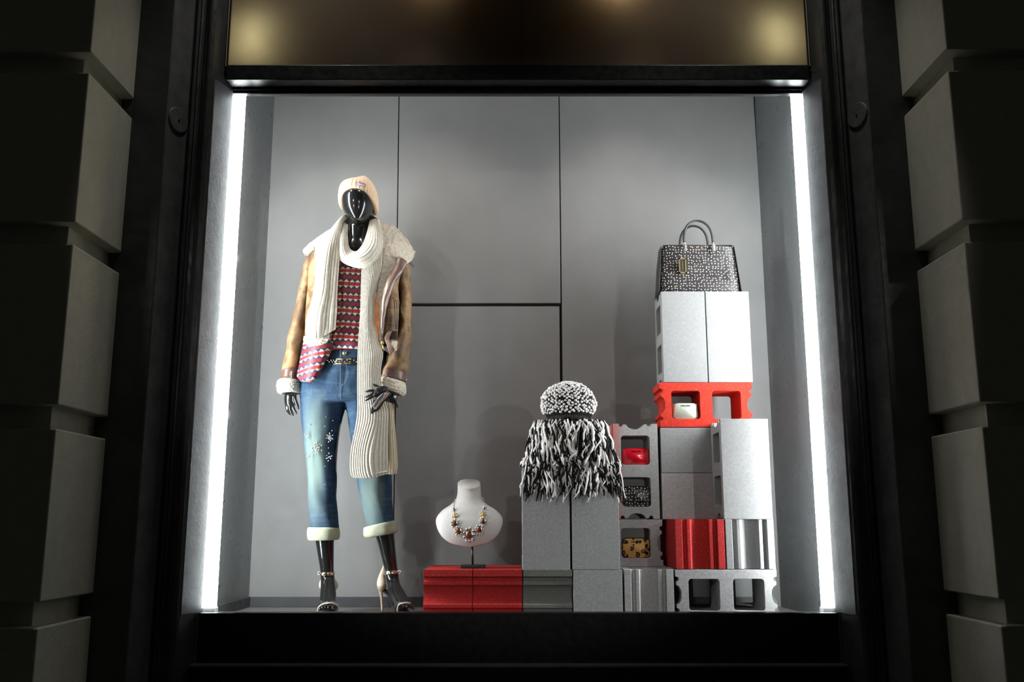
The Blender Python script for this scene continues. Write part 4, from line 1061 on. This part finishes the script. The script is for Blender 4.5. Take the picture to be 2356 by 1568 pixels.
    slv = loft('sleeve', [(722,566,758,566,Yc,.05),(708,592,742,590,Yc,.062),(698,625,731,630,Yc,.066),(690,660,722,668,Yc,.066),(681,700,715,707,Yc-.005,.064),(670,745,705,751,Yc-.01,.062),(659,800,697,804,Yc-.018,.058),(652,845,688,848,Yc-.025,.054),(648,874,687,874,Yc-.028,.052)], tan, jk, 48, 90, 2.1, crs(2.,.008))
    loft('cuff_strap', [(651,851,689,852,Yc-.026,.055),(649.5,853,690,854,Yc-.026,.058),(647,869,689,869,Yc-.028,.058),(648,871,688,870,Yc-.028,.055)], brown, slv, 40, 10)
    g = G(); g.tube([P(668,852,Yc-.086),P(668,869,Yc-.088)],.002,6); g.tube([P(671,852,Yc-.086),P(671,869,Yc-.088)],.0014,6); g.build('strap_loop', SILVER, slv, True)
    loft('fleece_cuff', [(648,872,686,873,Yc-.028,.050),(641,876,690,876,Yc-.03,.060),(638,884,692.5,882,Yc-.03,.064),(638,894,693,892,Yc-.03,.065),(641,903,691.5,900,Yc-.03,.061),(647,907,687,904,Yc-.03,.054),(652,903,683,900,Yc-.03,.046),(655,890,681,888,Yc-.03,.040)], furw, slv, 80, 50, 2.1, lambda u,v,p: .0035*noise.noise(p*150)+.003*noise.noise(p*300))
    srt = loft('sleeve', [(896,575,932,580,Yc,.05),(908,600,941,602,Yc,.064),(914,630,945,632,Yc,.067),(917,660,946,662,Yc,.067),(918,700,946,700,Yc,.065),(918,740,946,742,Yc,.062),(914,775,946,780,Yc,.060),(901,802,944,815,Yc-.01,.058),(887,828,940,840,Yc-.03,.056),(878,850,934,862,Yc-.045,.054),(875,866,931,880,Yc-.055,.052)], tan, jk, 48, 100, 2.1, crs(7.,.011))
    loft('cuff_strap', [(884,846,935,858,Yc-.043,.058),(882,848,936,861,Yc-.044,.062),(879,862,934,878,Yc-.052,.061),(880,864,932,880,Yc-.053,.058)], brown, srt, 40, 10)
    g = G(); g.tube([P(932,866,Yc-.06),P(935,874,Yc-.06),P(931,881,Yc-.06)],.0016,6); g.build('strap_ring', SILVER, srt, True)
    loft('fleece_cuff', [(879,866,928,878,Yc-.055,.050),(873,870,932,882,Yc-.06,.060),(871,878,934,891,Yc-.062,.064),(872,887,933,903,Yc-.064,.064),(877,893,927,910,Yc-.064,.058),(882,893,922,907,Yc-.064,.050),(886,884,922,897,Yc-.062,.040)], furm, srt, 80, 50, 2.1, lambda u,v,p: .004*noise.noise(p*110)+.003*noise.noise(p*240))
    # ---- scarf
    def ribs(n, a, drift=0): return lambda u,v: a*(abs(math.sin((u+drift*v)*math.pi*n))-.5)
    sc = patch('scarf', [[(783,514,3.965),(791,512,3.955),(801,517,3.965)],[(778,541,3.90),(788,543,3.885),(801,546,3.91)],[(779,572,3.875),(789,570,3.855),(804,567,3.885)],[(782,598,3.872),(796,588,3.845),(811,575,3.88)],[(806,613,3.868),(813,594,3.835),(819,577,3.87)],[(834,618,3.866),(831,594,3.833),(826,571,3.868)],[(859,608,3.87),(849,582,3.838),(834,559,3.875)],[(879,577,3.885),(862,561,3.855),(840,543,3.90)],[(882,548,3.92),(864,541,3.89),(845,528,3.93)],[(875,519,3.965),(862,517,3.945),(848,515,3.97)],[(866,503,4.00),(858,504,3.99),(851,505,3.99)]], wool, T, .014, 70, 110, ribs(8,.0035))
    patch('neck_wrap', [[(789,500,3.99),(784,520,3.99),(780,545,3.99)],[(800,492,4.06),(798,515,4.06),(796,545,4.06)],[(825,490,4.08),(825,515,4.08),(825,545,4.08)],[(850,493,4.06),(852,515,4.06),(856,545,4.06)],[(867,503,3.99),(872,525,3.99),(876,550,3.97)]], wool, sc, .010, 30, 60, ribs(8,.003))
    patch('left_tail', [[(787,497,3.985),(791,496,3.98),(798,503,3.985)],[(769,517,3.94),(779,512,3.925),(790,510,3.945)],[(751,541,3.895),(768,538,3.875),(784,533,3.90)],[(740,568,3.875),(760,565,3.852),(783,560,3.88)],[(731,597,3.868),(755,597,3.846),(782,592,3.870)],[(725,632,3.862),(751,635,3.842),(779,640,3.865)],[(720,675,3.858),(748,677,3.838),(777,677,3.862)],[(707,720,3.852),(742,722,3.832),(776,715,3.858)],[(702,752,3.850),(739,756,3.830),(774,742,3.856)],[(703,772,3.852),(733,777,3.834),(773,757,3.858)]], wool, sc, .014, 90, 120, lambda u,v: .0042*(abs(math.sin(math.pi*(9*u + 1.2*math.sin(math.pi*min(1,max(0,(v-.62)*2.6)))*(1-u))))-.5)+.008*math.exp(-((u-.62)/.12)**2)*(v>.3)*min(1,(v-.3)*4)*-1)
    def tail_disp(u,v):
        k = 13
        w = u*k
        if v > .68: w += 1.7*max(0,math.sin(math.pi*min(1,(v-.68)/.30)))*math.exp(-((u-.42)/.26)**2)
        return .0034*(abs(math.sin(math.pi*w))-.5)
    patch('right_tail', [[(833,598,3.872),(856,590,3.868),(880,572,3.885)],[(831,625,3.872),(853,625,3.862),(878,612,3.872)],[(830,660,3.870),(848,662,3.860),(868,660,3.874)],[(829,700,3.868),(846,700,3.858),(863,700,3.876)],[(827,740,3.866),(845,742,3.856),(863,742,3.874)],[(824,780,3.862),(847,782,3.852),(871,782,3.868)],[(822,815,3.856),(850,815,3.846),(882,812,3.862)],[(821,855,3.85),(849,855,3.84),(877,852,3.858)],[(821,905,3.846),(850,905,3.835),(882,903,3.852)],[(821,948,3.844),(856,948,3.832),(893,946,3.850)],[(815,990,3.842),(853,990,3.830),(893,990,3.848)],[(807,1030,3.840),(849,1030,3.828),(893,1030,3.846)],[(804,1065,3.840),(848,1066,3.828),(893,1063,3.846)],[(806,1090,3.842),(848,1095,3.830),(893,1087,3.848)],[(812,1098,3.844),(848,1099,3.834),(892,1089,3.850)]], wool, sc, .014, 110, 240, tail_disp)
    patch('back_fold', [[(878,925,3.885),(893,925,3.875),(908,930,3.885)],[(880,970,3.88),(896,970,3.868),(909,970,3.88)],[(884,1020,3.878),(898,1020,3.866),(913,1020,3.878)],[(885,1070,3.878),(900,1070,3.866),(916,1068,3.878)],[(885,1088,3.88),(900,1091,3.868),(914,1089,3.88)]], m_knit('tan_cream_knit',(.62,.52,.37)), sc, .010, 40, 60, ribs(6,.003))
    # ---- sandals
    beige = mk('beige_leather', (.55,.45,.34), .4); blk = mk('black_patent', (.008,.008,.009), .2, coat=.4)
    def sandal(label, hx, axd, sgn):
        # hx: (top, mid, low) pixels of the heel line
        s = loft('sandal', hx['counter'], hx['cm'], T, 28, 24, 2.2); s['label'] = label
        g = G(); q = curve([list(P(*p)) for p in hx['heel']], 9); g.tube(q, [.013,.010,.0075,.006,.0055,.005,.005,.005,.0052], 10); h = g.build('stiletto_heel', beige, s, True)
        st = loft('ankle_strap', hx['strap'], METAL, s, 40, 8)
        g = G(); 
        for k in range(6): a = k; g.ball(P(*hx['buckle'])+Vector((.005*math.cos(a),-.002,.007*math.sin(a))), .0035, 6, 4)
        g.build('buckle', SILVER, s, True)
        patch('toe_strap', hx['toe'], blk, s, .005, 20, 16)
        g = G(); g.tube(curve([list(P(*p)) for p in hx['trim']], 21), .0032, 7, flat=1.2); g.build('toe_trim', beige, s, True)
        patch('sole', hx['sole'], blk, s, .008, 14, 24)
        g = G()
        for k,(x,y,r) in enumerate(hx['toes']): c = P(x,y,hx['ty']); g.ball(c,(r,.022,r*.85),12,8)
        g.build('toes', BLACKGLOSS, s, True)
    y0 = Yc
    sandal('sandal on the left foot, pointing straight forward', {
        'cm': beige,
        'counter': [(744,1322,764,1322,y0+.078,.006),(738,1332,771,1332,y0+.062,.028),(734.5,1343,777.5,1343,y0+.050,.040),(736,1352,775,1354,y0+.045,.038),(745,1360,765,1360,y0+.058,.022)],
        'heel': [(755,1352,y0+.07),(755,1370,y0+.085),(755,1390,y0+.09),(755,1406,y0+.09)],
        'strap': [(733.5,1316,770,1314,y0+.038,.038),(733,1318,770.5,1316,y0+.038,.040),(733,1322,770.5,1320.5,y0+.038,.040),(734,1323.5,770,1322,y0+.038,.037)],
        'buckle': (735,1318,y0+.0),
        'toe': [[(730,1402,y0-.14),(733,1389,y0-.15),(744,1383.5,y0-.16),(757,1381.5,y0-.165),(770,1383,y0-.155),(779,1390,y0-.145),(781,1402,y0-.135)],[(731,1406,y0-.165),(735,1393,y0-.17),(745,1387,y0-.18),(757,1385,y0-.185),(770,1387,y0-.175),(777,1393,y0-.165),(779,1405,y0-.155)]],
        'trim': [(730.5,1410,y0-.175),(733,1397,y0-.178),(742,1389.5,y0-.185),(757,1386.5,y0-.190),(769,1388,y0-.183),(777.5,1394,y0-.172),(780,1410,y0-.165)],
        'sole': [[(737,1352,y0+.06),(772,1352,y0+.06)],[(740,1375,y0-.0),(772,1375,y0-.0)],[(733,1405,y0-.09),(779,1405,y0-.09)],[(731,1420,y0-.17),(781,1420,y0-.17)]],
        'toes': [(738,1399,.009),(744,1397,.009),(751,1396,.0095),(758,1396,.010),(770,1396,.015)], 'ty': y0-.165}, 0, 0)
    sandal('sandal on the right foot, turned outward showing its beige heel', {
        'cm': beige,
        'counter': [(882,1299,885,1299,y0+.075,.004),(878,1308,886,1310,y0+.072,.010),(872,1322,886,1324,y0+.066,.022),(867.5,1338,890,1338,y0+.056,.032),(868,1348,890,1348,y0+.05,.030),(871,1358,884,1360,y0+.056,.018)],
        'heel': [(876,1352,y0+.055),(877,1366,y0+.058),(878.5,1385,y0+.058),(879.5,1407,y0+.058)],
        'strap': [(883.5,1312,917,1311,y0+.038,.038),(883,1314,917.5,1313,y0+.038,.041),(883,1319,918,1318,y0+.036,.041),(884,1321,917,1319.5,y0+.036,.038)],
        'buckle': (919,1315,y0+.02),
        'toe': [[(904,1408,y0-.10),(905,1395,y0-.11),(912,1385,y0-.125),(924,1380.5,y0-.13),(936,1380,y0-.125),(945,1384,y0-.12),(949,1390,y0-.11)],[(909,1408,y0-.13),(910,1396,y0-.135),(916,1388,y0-.145),(926,1384,y0-.15),(937,1383,y0-.145),(944,1386,y0-.14),(947,1391,y0-.135)]],
        'trim': [(915,1410,y0-.150),(914.5,1399,y0-.152),(918,1390,y0-.157),(926,1387,y0-.160),(936,1385.5,y0-.158),(944,1387.5,y0-.15)],
        'sole': [[(874,1356,y0+.05),(886,1352,y0+.055)],[(884,1362,y0+.02),(902,1360,y0+.02)],[(896,1378,y0-.03),(914,1376,y0-.03)],[(903,1402,y0-.09),(940,1400,y0-.09)],[(908,1420,y0-.15),(955,1420,y0-.15)]],
        'toes': [(921,1396,.012),(930,1394,.011),(938,1394,.010),(945,1395,.009),(950,1398,.0085)], 'ty': y0-.135}, 0, 0)
    return T
mannequin()

# ---------------------------------------------------------------- leather gloves held by the mannequin
def gloves():
    gl = m_leather('black_glove_leather', (.016,.014,.014), .35, .3)
    inn = m_leather('brown_glove_lining', (.26,.16,.14), .4, .35)
    y = 3.835
    def glove(label, palm, fingers, fr, lining=None):
        c = P(*palm[0][:3]); t = thing('leather_glove', label, 'glove', c, 'pair of black leather gloves')
        g = G()
        q = curve([list(P(*p[:3])) for p in palm], 12); rr = np.interp(np.linspace(0,1,12), np.linspace(0,1,len(palm)), [p[3] for p in palm])
        g.tube(q, list(rr), 14, flat=.5)
        for f in fingers:
            q = curve([list(P(*p)) for p in f], 9); g.tube(q, [fr*1.1,fr*1.05,fr,fr,fr*1.04,fr,fr*.95,fr*.8,fr*.4], 9, flat=.8)
        o = g.build('glove_body', gl, t, True)
        m = o.modifiers.new('r','REMESH'); m.mode = 'VOXEL'; m.voxel_size = .0022; m.use_smooth_shade = True
        m = o.modifiers.new('s','SMOOTH'); m.factor = .5; m.iterations = 3
        if lining: patch('lining', lining, inn, t, .003, 14, 30, lambda u,v: .002*noise.noise(Vector((u*5,v*12,1))))
        return t
    glove('black leather glove with splayed fingers pointing left in the mannequin hand', [(893,898,y-.004,.012),(882,896,y-.01,.017),(869,902,y-.012,.021),(861,908,y-.01,.014)],
        [[(876,893,y-.01),(866,887,y-.012),(855,882.5,y-.012)],[(866,897,y-.012),(852,898,y-.018),(839,900.5,y-.016)],[(862,903,y-.014),(849,910,y-.02),(838,914,y-.018)],[(864,908,y-.016),(851,915,y-.022),(838.5,922,y-.02)],[(872,903,y-.03),(864,906,y-.036),(859,911,y-.034)]], .0058)
    glove('black leather glove hanging down with brown lining showing below the mannequin hand', [(897,903,y-.012,.012),(884,912,y-.016,.017),(872,924,y-.016,.018),(862,938,y-.014,.012)],
        [[(862,920,y-.012),(857,936,y-.012),(854,952,y-.012)],[(868,932,y-.012),(860,944,y-.012),(856,950,y-.010)],[(880,925,y-.008),(872,938,y-.008),(863,946,y-.008)],[(905,915,y+.045),(912,926,y+.045),(915,938,y+.045)]], .0058,
        [[(886,903,y-.026),(897,903,y-.024)],[(880,914,y-.030),(890,913,y-.028)],[(871,926,y-.030),(879,925,y-.028)],[(861,941,y-.024),(867,940,y-.023)]])
gloves()
